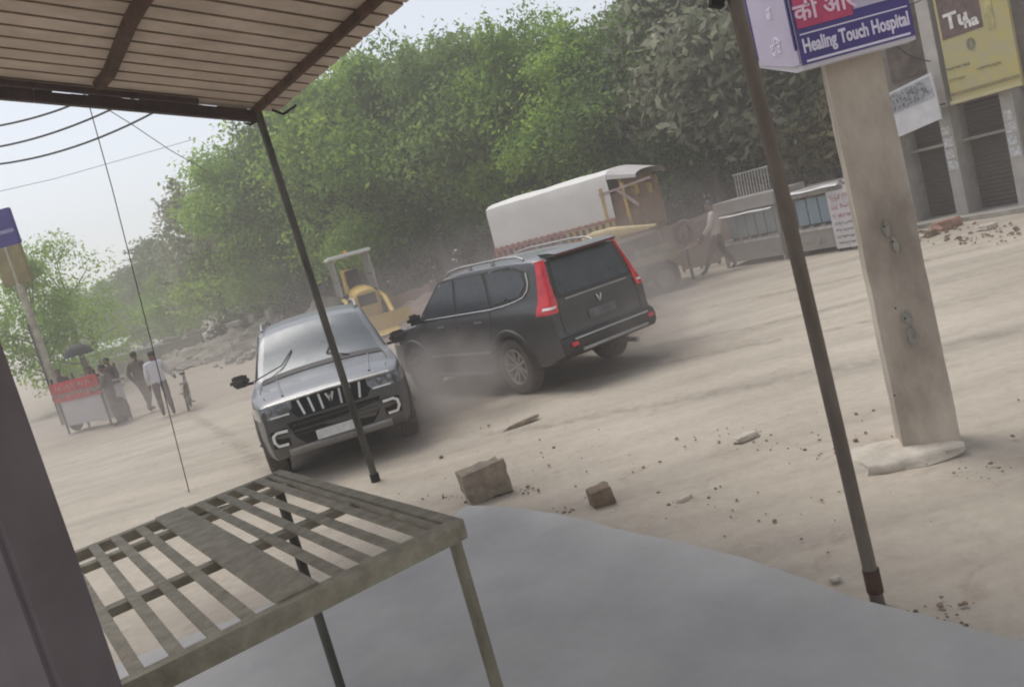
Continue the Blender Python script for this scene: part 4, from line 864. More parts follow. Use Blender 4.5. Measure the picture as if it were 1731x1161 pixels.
# ------------------------------------------------------------------ covered goods truck
def wheel_simple(name, parent, loc, r, w, rimc=None, axis=(0, 1, 0)):
    o = empty(name, loc); o.parent = parent
    MB().lathe([(r * .62, -w / 2), (r * .93, -w / 2), (r, -w * .3), (r, w * .3), (r * .93, w / 2), (r * .62, w / 2)], (0, 0, 0), axis, 28, closed=True).build('tyre', M['tyre'], o, normals=True)
    m = MB().lathe([(0, w * .30), (r * .2, w * .30), (r * .25, w * .1), (r * .5, w * .12), (r * .62, w * .42), (r * .62, -w * .42), (r * .5, -w * .1), (0, -w * .12)], (0, 0, 0), axis, 20); m.build('rim', rimc or M['rim'], o, normals=True); return o
def make_truck():
    Pb = aty(835, 440, 20.6); Pe = aty(1100, 405, 19.6)
    root = empty('goods_trailer', (2.35, 21.2, 0), R_(-36), 'goods trailer with white tarpaulin cover over red and yellow slatted sides', 'trailer'); root.scale = (1.04, 1.0, 1.09)
    tp_ = mat('white_tarpaulin', (.76, .74, .71), .75, 0, .06, 1.3, bump=.25, bscale=4, dust=.3, dustcol=(.42, .37, .31)); red = mat('red_wood', (.30, .035, .035), .6, 0, .25, 4, dust=.35); yel = mat('yellow_wood', (.50, .34, .07), .6, 0, .2, 4, dust=.35); br = mat('brown_crate', (.24, .135, .07), .8, 0, .35, 3, dust=.2); blk = M['dark']
    Lh = 1.86; W = .95; z0 = 1.36; zt = 2.74
    # tarpaulin: arched skin, closed end at -x, open at +x
    P = []
    for x in np.linspace(-Lh, Lh - .30, 22):
        row = []
        for t in np.linspace(0, 1, 25):
            if t < .3: y, z = -W, lerp(z0 + .30, zt - .18, t / .3)
            elif t > .7: y, z = W, lerp(zt - .18, z0 + .30, (t - .7) / .3)
            else: a = math.pi * (1 - (t - .3) / .4); y, z = math.cos(a) * W, zt - .18 + math.sin(a) ** .6 * (.24 + .012 * math.sin(x * 4))
            row.append((x, y + .015 * mnoise.noise((x * 3, z * 3, y)), z + .015 * mnoise.noise((x * 2, y * 3, 2))))
        P.append(row)
    c = MB().grid(P); c.add(P[0], [tuple(range(25))]); c.build('tarpaulin', tp_, root, normals=True)
    # half-folded front hood of the cover
    P = []
    for x in np.linspace(Lh - .31, Lh + .38, 9):
        k = (x - Lh + .31) / .69; P.append([(x, math.cos(a) * W * (1 - .08 * k), zt - .18 - .12 * k + math.sin(a) ** .6 * (.24 - .08 * k)) for a in np.linspace(math.pi, 0, 15)])
    c = MB().grid(P); c.build('cover_hood', mat('shaded_tarpaulin', (.46, .43, .41), .8, 0, .1, 2, bump=.3, bscale=6), root)  # same white cover, painted greyer for the shaded side of its end
    MB().bar((Lh - .55, -W - .01, 2.28), (Lh + .75, -W - .01, 2.36), .05, .05).build('cover_pole', mat('pinkish_rail', (.36, .27, .25), .7), root)
    for y in (-W, W):
        for k in range(20):
            x = -Lh + .02 + k * .175; MB().box((x, y, z0 + .08), (.085, .05, .62)).build('side_slat', red if k < 12 else yel, root)
        MB().box((-.1, y - math.copysign(.035, y) * -1, z0 + .34), (2 * Lh - .2, .03, .05)).build('side_rail', red, root); MB().box((-.1, y + math.copysign(.035, y), z0 + .05), (2 * Lh - .2, .03, .08)).build('side_rail', red, root)
    MB().box((0, 0, z0 - .08), (2 * Lh, 2 * W, .12)).build('deck', br, root)
    for x in (Lh - .5, Lh + .05): 
        for y in (-W, W): MB().box((x, y, z0 + .5), (.06, .06, 1.1)).build('upright', yel, root)
    MB().box((Lh - .16, 0, z0 + .36), (.62, 1.74, .72), bev=.03).build('load_crate', br, root)
    MB().box((Lh - .48, 0, z0 + .45), (.04, 1.7, .9)).build('head_board', br, root)
    for k_ in range(7): MB().box((Lh - .10 + .03 * (k_ % 3), -.75 + k_ * .25, z0 + .80 + .05 * (k_ % 2)), (.5, .22, .20 + .06 * (k_ % 3)), bev=.03).build('load_box', yel if k_ % 3 == 1 else br, root)
    for sy in (-.55, .55): MB().box((Lh + .02, sy, z0 + .10), (.05, .9, .42)).build('tailboard', br, root)
    MB().box((Lh - .02, 0, z0 + 1.02), (.06, 1.8, .30)).build('end_board', br, root)
    for k_ in range(9): MB().box((Lh + .03, -.82 + k_ * .205, z0 + .30), (.04, .07, .75)).build('tail_slat', yel if k_ % 3 == 0 else mat('brown_slat', (.12, .06, .035), .8, 0, .3, 4), root)
    MB().bar((Lh - .5, -W, z0 + .98), (Lh - .5, W, z0 + .98), .05, .06).build('end_rail', mat('pinkish_rail', (.36, .27, .25), .7), root)
    MB().bar((Lh - .1, -W - .02, z0 + .95), (Lh + .35, -W - .02, z0 + .50), .06, .06).build('stay', mat('pinkish_rail', (.36, .27, .25), .7), root)
    MB().bar((-Lh, -.35, .95), (-Lh - 1.2, 0, .75), .08, .10).build('drawbar', blk, root); MB().bar((-Lh, .35, .95), (-Lh - 1.2, 0, .75), .08, .10).build('drawbar', blk, root)
    MB().box((0, 0, .92), (3.7, .7, .18)).build('chassis', blk, root)
    for x in (-1.15, 1.0):
        for sy in (-1, 1): wheel_simple('wheel', root, (x, sy * .80, .42), .42, .22)
    MB().box((-Lh - .03, 0, z0 + .25), (.05, 1.8, .60)).build('tailboard', red, root)
    return root
make_truck()
# loaded hand cart with a yellow roll on top, in front of the truck's open end
def make_loaded_cart():
    root = empty('hand_cart', (3.25, 18.9, 0), R_(-12), 'wooden hand cart heaped with dusty goods under a pale yellow roll', 'cart')
    wd = mat('cart_wood', (.22, .17, .10), .8, 0, .3, 4, dust=.3)
    MB().box((0, 0, .74), (1.9, .95, .06)).build('deck', wd, root)
    for sy in (-1, 1): MB().box((0, sy * .46, .82), (1.9, .04, .12)).build('side_rail', wd, root)
    for x in (-.5, .55):
        for sy in (-1, 1): wheel_simple('wheel', root, (x, sy * .54, .33), .33, .06, mat('spoke_rim', (.20, .17, .15), .6))
    MB().bar((.9, -.35, .78), (1.45, -.35, .92), .045, .045).build('handle', wd, root); MB().bar((.9, .35, .78), (1.45, .35, .92), .045, .045).build('handle', wd, root)
    MB().bar((1.42, -.5, .915), (1.42, .5, .915), .05, .05).build('handle_bar', mat('dark_red_paint', (.18, .04, .035), .6), root)
    return root
hc = make_loaded_cart()
def bundle(name, loc, d, rz, m, label, cat, seed, sq=.15): return rock(loc, d, seed, name, m, rz, label, cat, sq=sq)
ol = mat('olive_sacking', (.20, .175, .085), .9, 0, .3, 5, bump=.5, bscale=18); gy = mat('grey_sacking', (.17, .155, .15), .9, 0, .35, 5, bump=.5, bscale=18)
bundle('sack', (3.65, 18.8, .90), (.62, .55, .34), .2, ol, 'olive yellow sack lying on the hand cart deck', 'sack', 31)
bundle('sack', (3.0, 18.95, .94), (.70, .6, .40), -.2, gy, 'grey lumpy sack beside the olive one on the cart', 'sack', 32)
bundle('sack', (3.35, 18.9, 1.19), (.95, .6, .36), .1, mat('brown_sacking', (.13, .095, .075), .9, 0, .3, 5, bump=.5), 'dark brown bundle heaped on top of the cart sacks', 'bundle', 33)
a0, b0 = aty(985, 408, 18.6), aty(1108, 378, 18.6)
m = MB(); pts = [a0.lerp(b0, t) + Vector((0, 0, .03 * math.sin(t * 5))) for t in np.linspace(0, 1, 14)]; m.tube(pts, [.05, .10, .125, .125, .12, .13, .12, .11, .10, .09, .075, .06, .045, .03], 12)
tag(m.build('cloth_roll', mat('pale_yellow_cloth', (.66, .52, .28), .85, 0, .15, 4, bump=.3, bscale=12)), 'long pale yellow roll of cloth lying across the heaped cart', 'roll')
bt = aty(1155, 392, 19.6); r = MB().lathe([(.17, -.06), (.26, -.07), (.30, 0), (.26, .07), (.17, .06)], (0, 0, 0), (0, 1, 0), 26, closed=True); o = r.build('spare_tyre', mat('reddish_tyre', (.13, .065, .055), .8, 0, .2, 8, dust=.4), None, (bt.x, bt.y, bt.z), normals=True); o.rotation_euler = (.15, 0, .3); tag(o, 'reddish tyre hooked up behind the hand cart handles', 'tyre')
MB_s = MB().box((bt.x, bt.y + .1, bt.z / 2 - .05), (.06, .06, bt.z)); tag(MB_s.build('stake', M['bark']), 'thin wooden stake that holds the reddish tyre', 'stake')

# ------------------------------------------------------------------ digger
def make_digger():
    q = aty(614, 520, 29); root = empty('backhoe_digger', (q.x, q.y, 0), R_(-74), 'yellow digger with a white roofed cab parked under the trees', 'digger')
    yl = mat('digger_yellow', (.52, .33, .030), .5, 0, .15, 3, dust=.3); wh = mat('digger_white', (.68, .68, .66), .5, 0, .05, 3); bk = M['dark']
    MB().box((0, 0, .95), (3.6, .8, .45), bev=.05).build('chassis', yl, root)
    MB().grid([[(x, math.cos(a) * w_, 1.05 + max(0, math.sin(a)) ** .35 * h_) for a in np.linspace(math.pi, 0, 17)] for x, w_, h_ in ((.5, .44, .78), (1.2, .44, .70), (1.7, .42, .58), (1.74, .40, .52), (1.75, .02, .02))]).build('bonnet', yl, root, normals=True); MB().box((1.765, 0, 1.30), (.02, .60, .40)).build('radiator_grille', bk, root)
    c = empty('cab', (-.35, 0, 1.15)); c.parent = root
    for x, y in ((-.75, -.62), (-.75, .62), (.75, -.62), (.75, .62), (0, -.62), (0, .62)): MB().bar((x, y, 0), (x * .93, y, 1.72), .07, .07).build('pillar', mat('pale_cab_pillar', (.34, .33, .30), .6, 0, .1, 4), c)
    MB().box((0, 0, 1.77), (1.85, 1.5, .12), bev=.04).build('roof', wh, c)
    MB().box((0, 0, .22), (1.55, 1.28, .45), bev=.02).build('lower_body', bk, c)
    MB().box((0, 0, .62), (.5, .5, .12), bev=.04).build('seat', bk, c); MB().box((-.22, 0, .95), (.12, .48, .6), bev=.04).build('seat_back', bk, c); MB().tube([(.45, 0, .4), (.36, 0, .95)], .03).build('steering_column', bk, c)
    for sy in (-1, 1): MB().box((0, sy * .60, .95), (1.45, .03, .04)).build('window_rail', bk, c)
    MB().lathe([(0, 0), (.06, 0), (.06, .1), (0, .13)], (-.2, 0, 1.83), (0, 0, 1), 12).build('beacon', mat('amber_lens', (.6, .25, .02), .3), c)
    for sy in (-1, 1):
        wheel_simple('wheel', root, (-.95, sy * .78, .68), .68, .42, yl); wheel_simple('wheel', root, (1.45, sy * .70, .46), .46, .30, yl)
        MB().tube([(.3, sy * .60, 1.45), (1.6, sy * .60, 1.25), (2.75, sy * .60, .55)], .085, 8).build('loader_arm', yl, root)
    bu = MB(); sec = [(2.6, .72), (2.75, .20), (3.3, .12), (3.42, .16), (2.95, .30), (2.85, .80)]; bu.prism([(x, -1.1, z) for x, z in sec], (0, 2.2, 0)); bu.build('loader_bucket', yl, root, normals=True)
    b = MB(); b.bar((-1.7, 0, 1.0), (-2.4, 0, 2.4), .28, .34, up=(0, 1, 0)); b.bar((-2.4, 0, 2.4), (-3.1, 0, 1.3), .22, .28, up=(0, 1, 0)); bo = b.build('rear_boom', yl, root)
    bk2 = MB(); sec = [(-3.3, 1.45), (-2.75, 1.40), (-2.65, 1.05), (-2.85, .78), (-3.25, .80), (-3.42, 1.1)]; bk2.prism([(x, -.42, z) for x, z in sec], (0, .84, 0)); bk2.build('rear_bucket', yl, root, normals=True)
    return root
make_digger()

# ------------------------------------------------------------------ shop row on the far side
F0 = Vector((9.9, 17.0, 0))
def make_shops():
    root = empty('shop_building', F0, math.atan2(-A.y, -A.x), 'grey row of shuttered shops with pale pilasters on the far side of the road', 'building')
    # local frame: +x runs along the street away from the camera (-A); +y = B... street side is the one facing B
    Rm = Matrix.Rotation(math.atan2(-A.y, -A.x), 4, 'Z').inverted(); by = (Rm @ B.to_4d()).y; sg = 1 if by > 0 else -1
    wallm = mat('shop_plaster', (.19, .165, .15), .9, 0, .35, 1.6, bump=.5, bscale=9, dust=.3); dk = mat('dark_shutter', (.075, .07, .07), .6, .2, .15, 2, dust=.35, noise_stretch=(.4, .4, 9)); pil = mat('pale_pilaster', (.42, .40, .375), .85, 0, .18, 3, dust=.25); ledge = mat('ledge_cement', (.36, .33, .29), .9, 0, .2, 5, bump=.4)
    def bx(s0, s1, z0, z1, d0, d1): return ((-(s0 + s1) / 2, sg * (d0 + d1) / 2, (z0 + z1) / 2), (abs(s1 - s0), abs(d1 - d0), abs(z1 - z0)))
    w = MB(); w.box(*bx(-1.45, 9, 2.30, 7.0, -.35, -5)); w.box(*bx(-1.45, 9, -.1, 2.32, -.75, -5)); w.build('wall', wallm, root)
    for s in (-1.32, -.20, 1.02, 2.3, 3.6, 4.9, 6.2):
        MB().box(*bx(s - .12, s + .12, -.1, 2.33, 0, -.80)).build('pilaster', pil, root)
    for s0, s1 in ((-1.2, -.32), (-.08, .90), (1.14, 2.18), (2.42, 3.48), (3.72, 4.78), (5.02, 6.08)):
        sh = MB(); n = 26
        P = []
        for k in range(n * 2 + 1):
            z = 2.28 * k / (n * 2); d = -.62 + (.018 if k % 2 else 0); P.append([(-s0, sg * d, z), (-s1, sg * d, z)])
        sh.grid(P, 0, False); sh.build('shutter', dk, root)
        MB().box(*bx(s0, s1, 1.56, 1.61, -.30, -.62)).build('ledge', ledge, root)
    MB().box(*bx(-.32, -.06, 2.33, 7, .06, -.34)).build('white_column', mat('white_column_paint', (.50, .47, .44), .85, 0, .12, 2.5, dust=.3), root)
    MB().box(*bx(-1.3, -.35, 3.15, 4.6, -.3, -.36)).build('recess', mat('brown_recess', (.10, .075, .06), .9, 0, .5, 3), root)
    st = MB(); st.box(*bx(-1.6, 9, -.1, .09, .45, -.8)); st.build('plinth', ledge, root)
    pm = mat('torn_posters', (.52, .52, .52), .8, 0, .35, 14)
    for s in (-.20, 1.02):
        for k in range(4): MB().box(*bx(s - .10, s + .09 - .03 * (k % 2), 1.05 + k * .24, 1.24 + k * .24, .006, .002)).build('torn_poster', pm, root)
    return sg
make_shops()
FX = -A      # along the facade
def fbox(m, s0, s1, z0, z1, d0, d1):     # box on the shop front: s along A, d out towards the street (B)
    c = F0 + A * ((s0 + s1) / 2) + B * ((d0 + d1) / 2) + Z * ((z0 + z1) / 2); rt = Matrix.Rotation(ANGA, 3, 'Z'); m.box(c, (abs(s1 - s0), abs(d1 - d0), abs(z1 - z0)), rt); return m
def scribble(parent, m, s0, s1, z, h, seed, base, xd, n=None, name='illegible_lettering'):
    """a row of worn, unreadable marks"""
    r = random.Random(seed); mb = MB(); s = s0; up = Z; out = Vector(xd).cross(Z)
    while s < s1 - h * .4:
        w = h * r.uniform(.35, .7)
        for k in range(r.choice((2, 3))):
            p = Vector(base) + Vector(xd) * (s + r.uniform(0, w)) + Z * (z + r.uniform(-h * .3, h * .3)); a = r.choice((0, 1.57, .8, -.8)); L_ = h * r.uniform(.35, .7); dv = Vector(xd) * math.cos(a) + Z * math.sin(a); mb.bar(p - dv * L_ / 2, p + dv * L_ / 2, .004, h * .16, up=out)
        mb.bar(Vector(base) + Vector(xd) * s + Z * (z + h * .4), Vector(base) + Vector(xd) * (s + w) + Z * (z + h * .4), .004, h * .13, up=out)
        s += w + h * .22
    return mb.build(name, m, parent)
def make_signs():
    # local-free construction: parts given in world space, parented to an Empty at identity-rotated base
    def root_at(name, p, label): return empty(name, p, 0, label, 'sign')
    yl = mat('faded_yellow_board', (.52, .44, .10), .7, 0, .18, 3.2, col2=(.44, .39, .24), dust=.35, dustcol=(.36, .32, .25)); ye = mat('yellow_board_trim', (.50, .44, .24), .7, 0, .1, 3)
    b = F0 + A * .05 + B * .22 + Z * 2.36; inv = Matrix.Translation(-b); inv = Matrix.Translation(A * .16 - Z * .02 - b); r = root_at('shop_sign', b, 'faded yellow shop sign board above the grey shutters')
    fbox(MB(), -.03, 1.28, 2.42, 4.9, .22, .12).xf(inv).build('board', yl, r); fbox(MB(), -.05, 1.30, 2.36, 2.43, .27, .10).xf(inv).build('bottom_trim', ye, r); fbox(MB(), -.02, 1.26, 2.52, 2.58, .235, .21).xf(inv).build('rib', mat('dull_yellow_rib', (.26, .21, .10), .8), r)  # the rib is a duller, darker yellow than the board
    fbox(MB(), .02, .80, 3.62, 4.9, .226, .20).xf(inv).build('brown_panel', mat('brown_print', (.13, .085, .075), .7, 0, .35, 5), r)
    fbox(MB(), .86, 1.0, 3.55, 4.9, .235, .20).xf(inv).build('yellow_band', mat('pale_yellow_band', (.44, .38, .17), .7), r)
    wl = mat('white_script', (.70, .68, .66), .6); gl = mat('grey_marks', (.19, .18, .14), .8)
    put_text('Tu', .42, wl, r, (F0 + A * .50 + B * .238 + Z * 3.90) - b, A, Z, .012); put_text('ha', .30, wl, r, (F0 + A * .76 + B * .238 + Z * 3.78) - b, A, Z, .010)
    put_text('0', .30, gl, r, (F0 + A * .68 + B * .228 + Z * 3.36) - b, A, Z, .012)
    base = F0 + B * .226 - b
    scribble(r, gl, .1, .6, 3.02, .07, 3, base, A); scribble(r, gl, .7, 1.2, 2.86, .07, 4, base, A); scribble(r, gl, .15, .5, 2.80, .06, 5, base, A)
    # white board leaning out over the shutters
    b = F0 + A * -.85 + B * .4 + Z * 1.95; inv = Matrix.Translation(-b); r = root_at('notice_board', b, 'white tilted notice board with worn grey print beside the yellow sign')
    p0, p1, p2, p3 = onp(1506, 238, F0 + B * .6, A), onp(1594, 200, F0 + B * .45, A), onp(1576, 122, F0 + B * .35, A), onp(1488, 165, F0 + B * .5, A)
    m = MB(); m.prism([p0 - b, p1 - b, p2 - b, p3 - b], A.cross(Z) * .05); m.build('board', mat('white_notice', (.56, .54, .55), .7, 0, .1, 4), r, normals=True)
    out = B * .056; gp = mat('grey_print', (.16, .16, .18), .8, 0, .4, 18)
    def bl(u, v): return (p0.lerp(p1, u)).lerp(p3.lerp(p2, u), v) + out - b
    m = MB(); m.prism([bl(.05, .52), bl(.97, .50), bl(.95, .95), bl(.05, .95)], B * .004); m.build('printed_area', mat('pale_grey_print', (.36, .36, .38), .8, 0, .25, 16), r, normals=True)
    for i, v in enumerate((.62, .74, .86)):
        x = (bl(1, v) - bl(0, v)); scribble(r, gp, .08, x.length * .9, 0, .12, 20 + i, bl(.0, v) + B * .02, x.normalized())
    for u in (.06, .92): MB().bar(bl(u, .3) - out, bl(u, .3) - B * .8, .03, .03).build('bracket', M['pipe_dark'], r)
make_signs()
c_ = F0 + A * -1.05 + B * .55
tag(MB().tube([(c_.x, c_.y, -.05), (c_.x - .03, c_.y, 5.2)], .045, 10).build('pipe_pole', mat('pale_pole_paint', (.42, .40, .37), .7, 0, .2, 5)), 'thin pale pole standing in front of the brown recess beside the white column', 'pole')
for k, (s0, z0_, s1, z1_) in enumerate(((-1.05, 4.9, .2, 4.6), (-1.05, 4.6, -.2, 3.3))):
    a_, b_ = F0 + A * s0 + B * .55 + Z * z0_, F0 + A * s1 + B * .1 + Z * z1_; tag(MB().tube([a_.lerp(b_, t) - Z * .25 * math.sin(t * math.pi) for t in np.linspace(0, 1, 12)], .012, 5).build('cable', M['dark']), ['loose cable hanging from the thin pale pole to the yellow sign', 'loose cable sagging from the thin pale pole to the white column'][k], 'cable')
# old rubble at the foot of the shops
for k, (px, py, w, h, lab) in enumerate(((1600, 386, .55, .16, 'broken pink brick pile at the foot of the shop pilaster'), (1668, 387, .38, .08, 'pale flat stone right of the broken brick pile'), (1575, 398, .22, .1, 'small dark brick left of the broken brick pile'))):
    q = gnd(px, py); rock((q.x, q.y, h * .4), (w, w * .6, h * 1.4), 40 + k, 'broken_brick', [mat('pink_brick', (.34, .20, .15), .9, 0, .3, 6), M['conc2'], M['brickstone']][k], rnd.uniform(0, 1), lab, 'brick', sq=.25)
sp = []
for k in range(160):
    q = gnd(rnd.uniform(1520, 1731), rnd.uniform(385, 405) - (0)); sp.append((q.x + rnd.uniform(-.5, .5), q.y + rnd.uniform(-.5, .5), abs(rnd.gauss(0, .02)) + .012))
rubble('rubble', sp, M['brickstone'], 'broken brick rubble along the foot of the shops')

# ------------------------------------------------------------------ kiosks
K0 = Vector((5.72, 19.87, 0))
def kbox(m, s0, s1, z0, z1, d0, d1):
    c = A * ((s0 + s1) / 2) + B * ((d0 + d1) / 2) + Z * ((z0 + z1) / 2); m.box(c, (abs(s1 - s0), abs(d1 - d0), abs(z1 - z0)), Matrix.Rotation(ANGA, 3, 'Z')); return m
def make_kiosk(s0, W, label, blue, right):
    root = empty('street_stall', K0 + A * s0, 0, label, 'stall')
    gm = mat('stall_grey_tin', (.33, .31, .29), .7, .1, .15, 3, dust=.3); bl = mat('pale_blue_sheet' + ('_b' if right else ''), blue, .5, 0, .12, 3, dust=.2, noise_stretch=(5, 5, .6)); bk = M['dark']
    kbox(MB(), 0, W, 0.10, .62, 0, -1.0).build('counter', gm, root)
    kbox(MB(), 0, W, .10, 1.45, -.9, -1.0).build('back_panel', gm, root)
    n = 5 if not right else 4
    for k in range(n): kbox(MB(), W * (.16 + .8 * k / n), W * (.16 + .8 * (k + .86) / n), .66, 1.22, -.04, -.08).build('blue_panel', bl, root)
    for k in range(n - 1): kbox(MB(), W * (.22 + .8 * k / n), W * (.22 + .8 * (k + .55) / n), .60, .66, .015, -.05).build('vent_slot', bk, root)
    for x in (.03, W - .03): kbox(MB(), x - .03, x + .03, -.02, 1.46, .0, -.06).build('post', gm, root)
    kbox(MB(), .12, W * .98, .52, .575, .03, 0).build('counter_lip', mat('white_lip', (.5, .49, .48), .7), root)
    kbox(MB(), -.08, W + .08, 1.28, 1.56 if not right else 1.42, .10, -1.1).build('roof_slab', gm, root)
    P = []
    for x in np.linspace(.1, W, 12): P.append([A * x + B * y + Z * (1.20 + .05 * (1 - abs(y - .03) / .2) + .006 * math.sin(x * 7) + (.18 if right else 0)) for y in (.20, .10, .0, -.1)])
    MB().grid(P).build('awning', mat('white_awning', (.70, .68, .68), .6, 0, .1, 5), root)
    if not right:
        for k in range(14): p = A * (W * .32 + k * .085) + B * -.3; MB().bar(p + Z * 1.56, p + Z * 2.12 + A * .03, .018, .018).build('railing_bar', mat('white_railing', (.42, .41, .38), .6), root)
        p = A * (W * .3) + B * -.3; MB().bar(p + Z * 2.12, p + A * 1.25 + Z * 2.12, .025, .025).build('top_rail', mat('white_railing', (.42, .41, .38), .6), root)
    for k in range(7):
        r = random.Random(k + (9 if right else 0)); p = A * (W * .2 + r.uniform(0, W * .6)) + B * .012 + Z * r.uniform(.18, .36); a = r.uniform(.5, 1.1); dv = (A * math.cos(a) + Z * math.sin(a)) * .07; MB().bar(p - dv, p + dv, .006, .025, up=B).build('worn_mark', mat('white_marks', (.50, .46, .42), .8), root)
    return root
make_kiosk(-.30, 1.75, 'grey tin stall with pale blue panels and white railings on its roof', (.24, .30, .32), False)
make_kiosk(1.72, 1.45, 'low stall with brighter blue panels beside the red lettered board', (.22, .33, .40), True)
def make_kiosk_board():
    b = K0 + A * 3.08 + B * .10; r = empty('price_board', b, 0, 'upright white board with red lettering at the end of the stalls', 'sign')
    w = mat('white_price_board', (.60, .56, .57), .6, 0, .08, 4); c0 = K0 - b
    kbox(MB(), 2.84, 3.44, .06, 1.36, .10, .06).xf(Matrix.Translation(c0)).build('board', w, r)
    for x in (2.88, 3.40): kbox(MB(), x - .02, x + .02, -.05, 1.3, .05, .02).xf(Matrix.Translation(c0)).build('leg', M['pipe_dark'], r)
    rd = mat('red_print', (.45, .08, .12), .7); gr = mat('dark_print', (.12, .12, .12), .7); base = c0 + A * 2.88 + B * .103
    for i, (z, h, m_) in enumerate(((1.12, .15, rd), (.93, .13, rd), (.74, .09, rd), (.58, .07, gr), (.44, .06, gr), (.30, .06, gr), (.17, .05, gr))): scribble(r, m_, .03, .52, z, h, 60 + i, base, A)
make_kiosk_board()
# soil-pink backing hoarding between the wall and the stall
def hoarding():
    a = aty(1150, 440, 21.8); b_ = aty(1215, 420, 21.3); r = empty('hoarding', (a.x, a.y, 0), 0, 'plain pinkish hoarding sheet between the trailer and the stalls', 'hoarding')
    L_ = (Vector((b_.x, b_.y, 0)) - Vector((a.x, a.y, 0))); m = MB(); m.prism([(0, 0, .05), L_ + Z * .05, L_ + Z * 1.25, (0, 0, 1.15)], (0, .04, 0)); m.build('sheet', mat('pink_sheet', (.30, .19, .165), .8, 0, .15, 2, dust=.3), r, normals=True)
    for t in (.05, .5, .95): MB().box(L_ * t + Vector((0, .07, .62)), (.06, .05, 1.25)).build('post', M['bark'], r)
hoarding()

# ------------------------------------------------------------------ far left: signs, posts, low roofs
def left_signs():
    Y = 17.; a, b = aty(-35, 360, Y), aty(36, 410, Y); r = empty('hanging_sign', ((a.x + b.x) / 2, Y, b.z), 0, 'violet blue sign board high at the left edge', 'sign')
    W = b.x - a.x; H_ = .72
    MB().box((0, 0, H_ / 2), (W, .10, H_), bev=.01).build('board', mat('violet_blue_board', (.055, .045, .22), .5, 0, .2, 4), r); MB().box((0, -.055, H_ * .38), (W * .9, .006, .07)).build('pale_stripe', mat('pale_violet', (.30, .28, .48), .5), r)
    Y = 27.; p = aty(15, 440, Y)
    r2 = empty('sign_post', (p.x, Y + .12, 0), 0, 'pale weathered post under the violet blue sign', 'post'); MB().tube([(0, 0, -.05), (.0, 0, aty(0, 355, Y).z + .1)], .11, 12).build('post', mat('pale_post', (.36, .34, .27), .8, 0, .3, 4, bump=.4), r2); MB().box((0, 0, aty(10, 450, Y).z), (.9, .2, 1.3), bev=.02).build('mustard_board', mat('mustard_board', (.20, .165, .055), .7, 0, .25, 3), r2)
    p2 = aty(55, 560, 20); MB_ = MB().tube([(0, 0, -.05), (0, 0, 3.4)], .035, 8); tag(MB_.build('thin_post', M['pipe_dark'], None, (aty(58, 580, 27).x, 27, 0)), 'thin dark post between the pale post and the vendor cart', 'post')
left_signs()
def shed(px, py, Y, W, D_, h, label):
    q = aty(px, py, Y); r = empty('roadside_shed', (q.x, Y, 0), R_(12), label, 'shed')
    MB().box((0, D_ / 2, h / 2), (W, D_, h)).build('wall', mat('shed_wall', (.30, .29, .27), .9, 0, .2, 2), r); MB().prism([(-W / 2 - .3, -.5, h - .05), (-W / 2 - .3, D_ + .2, h + .5), (-W / 2 - .3, D_ + .2, h + .56), (-W / 2 - .3, -.5, h + .01)], (W + .6, 0, 0)).build('roof', mat('pale_tin_roof', (.52, .55, .55), .5, .2, .15, 3), r, normals=True)
    for x in (-W / 2 - .1, 0, W / 2 + .1): MB().box((x, -.42, h / 2), (.08, .08, h)).build('post', M['bark'], r)
    MB().box((-W * .2, -.004, h * .42), (W * .3, .02, h * .8)).build('door', M['dark'], r)
shed(135, 572, 62, 5.0, 3, 1.7, 'low shed with pale tin roof beyond the vendor cart')
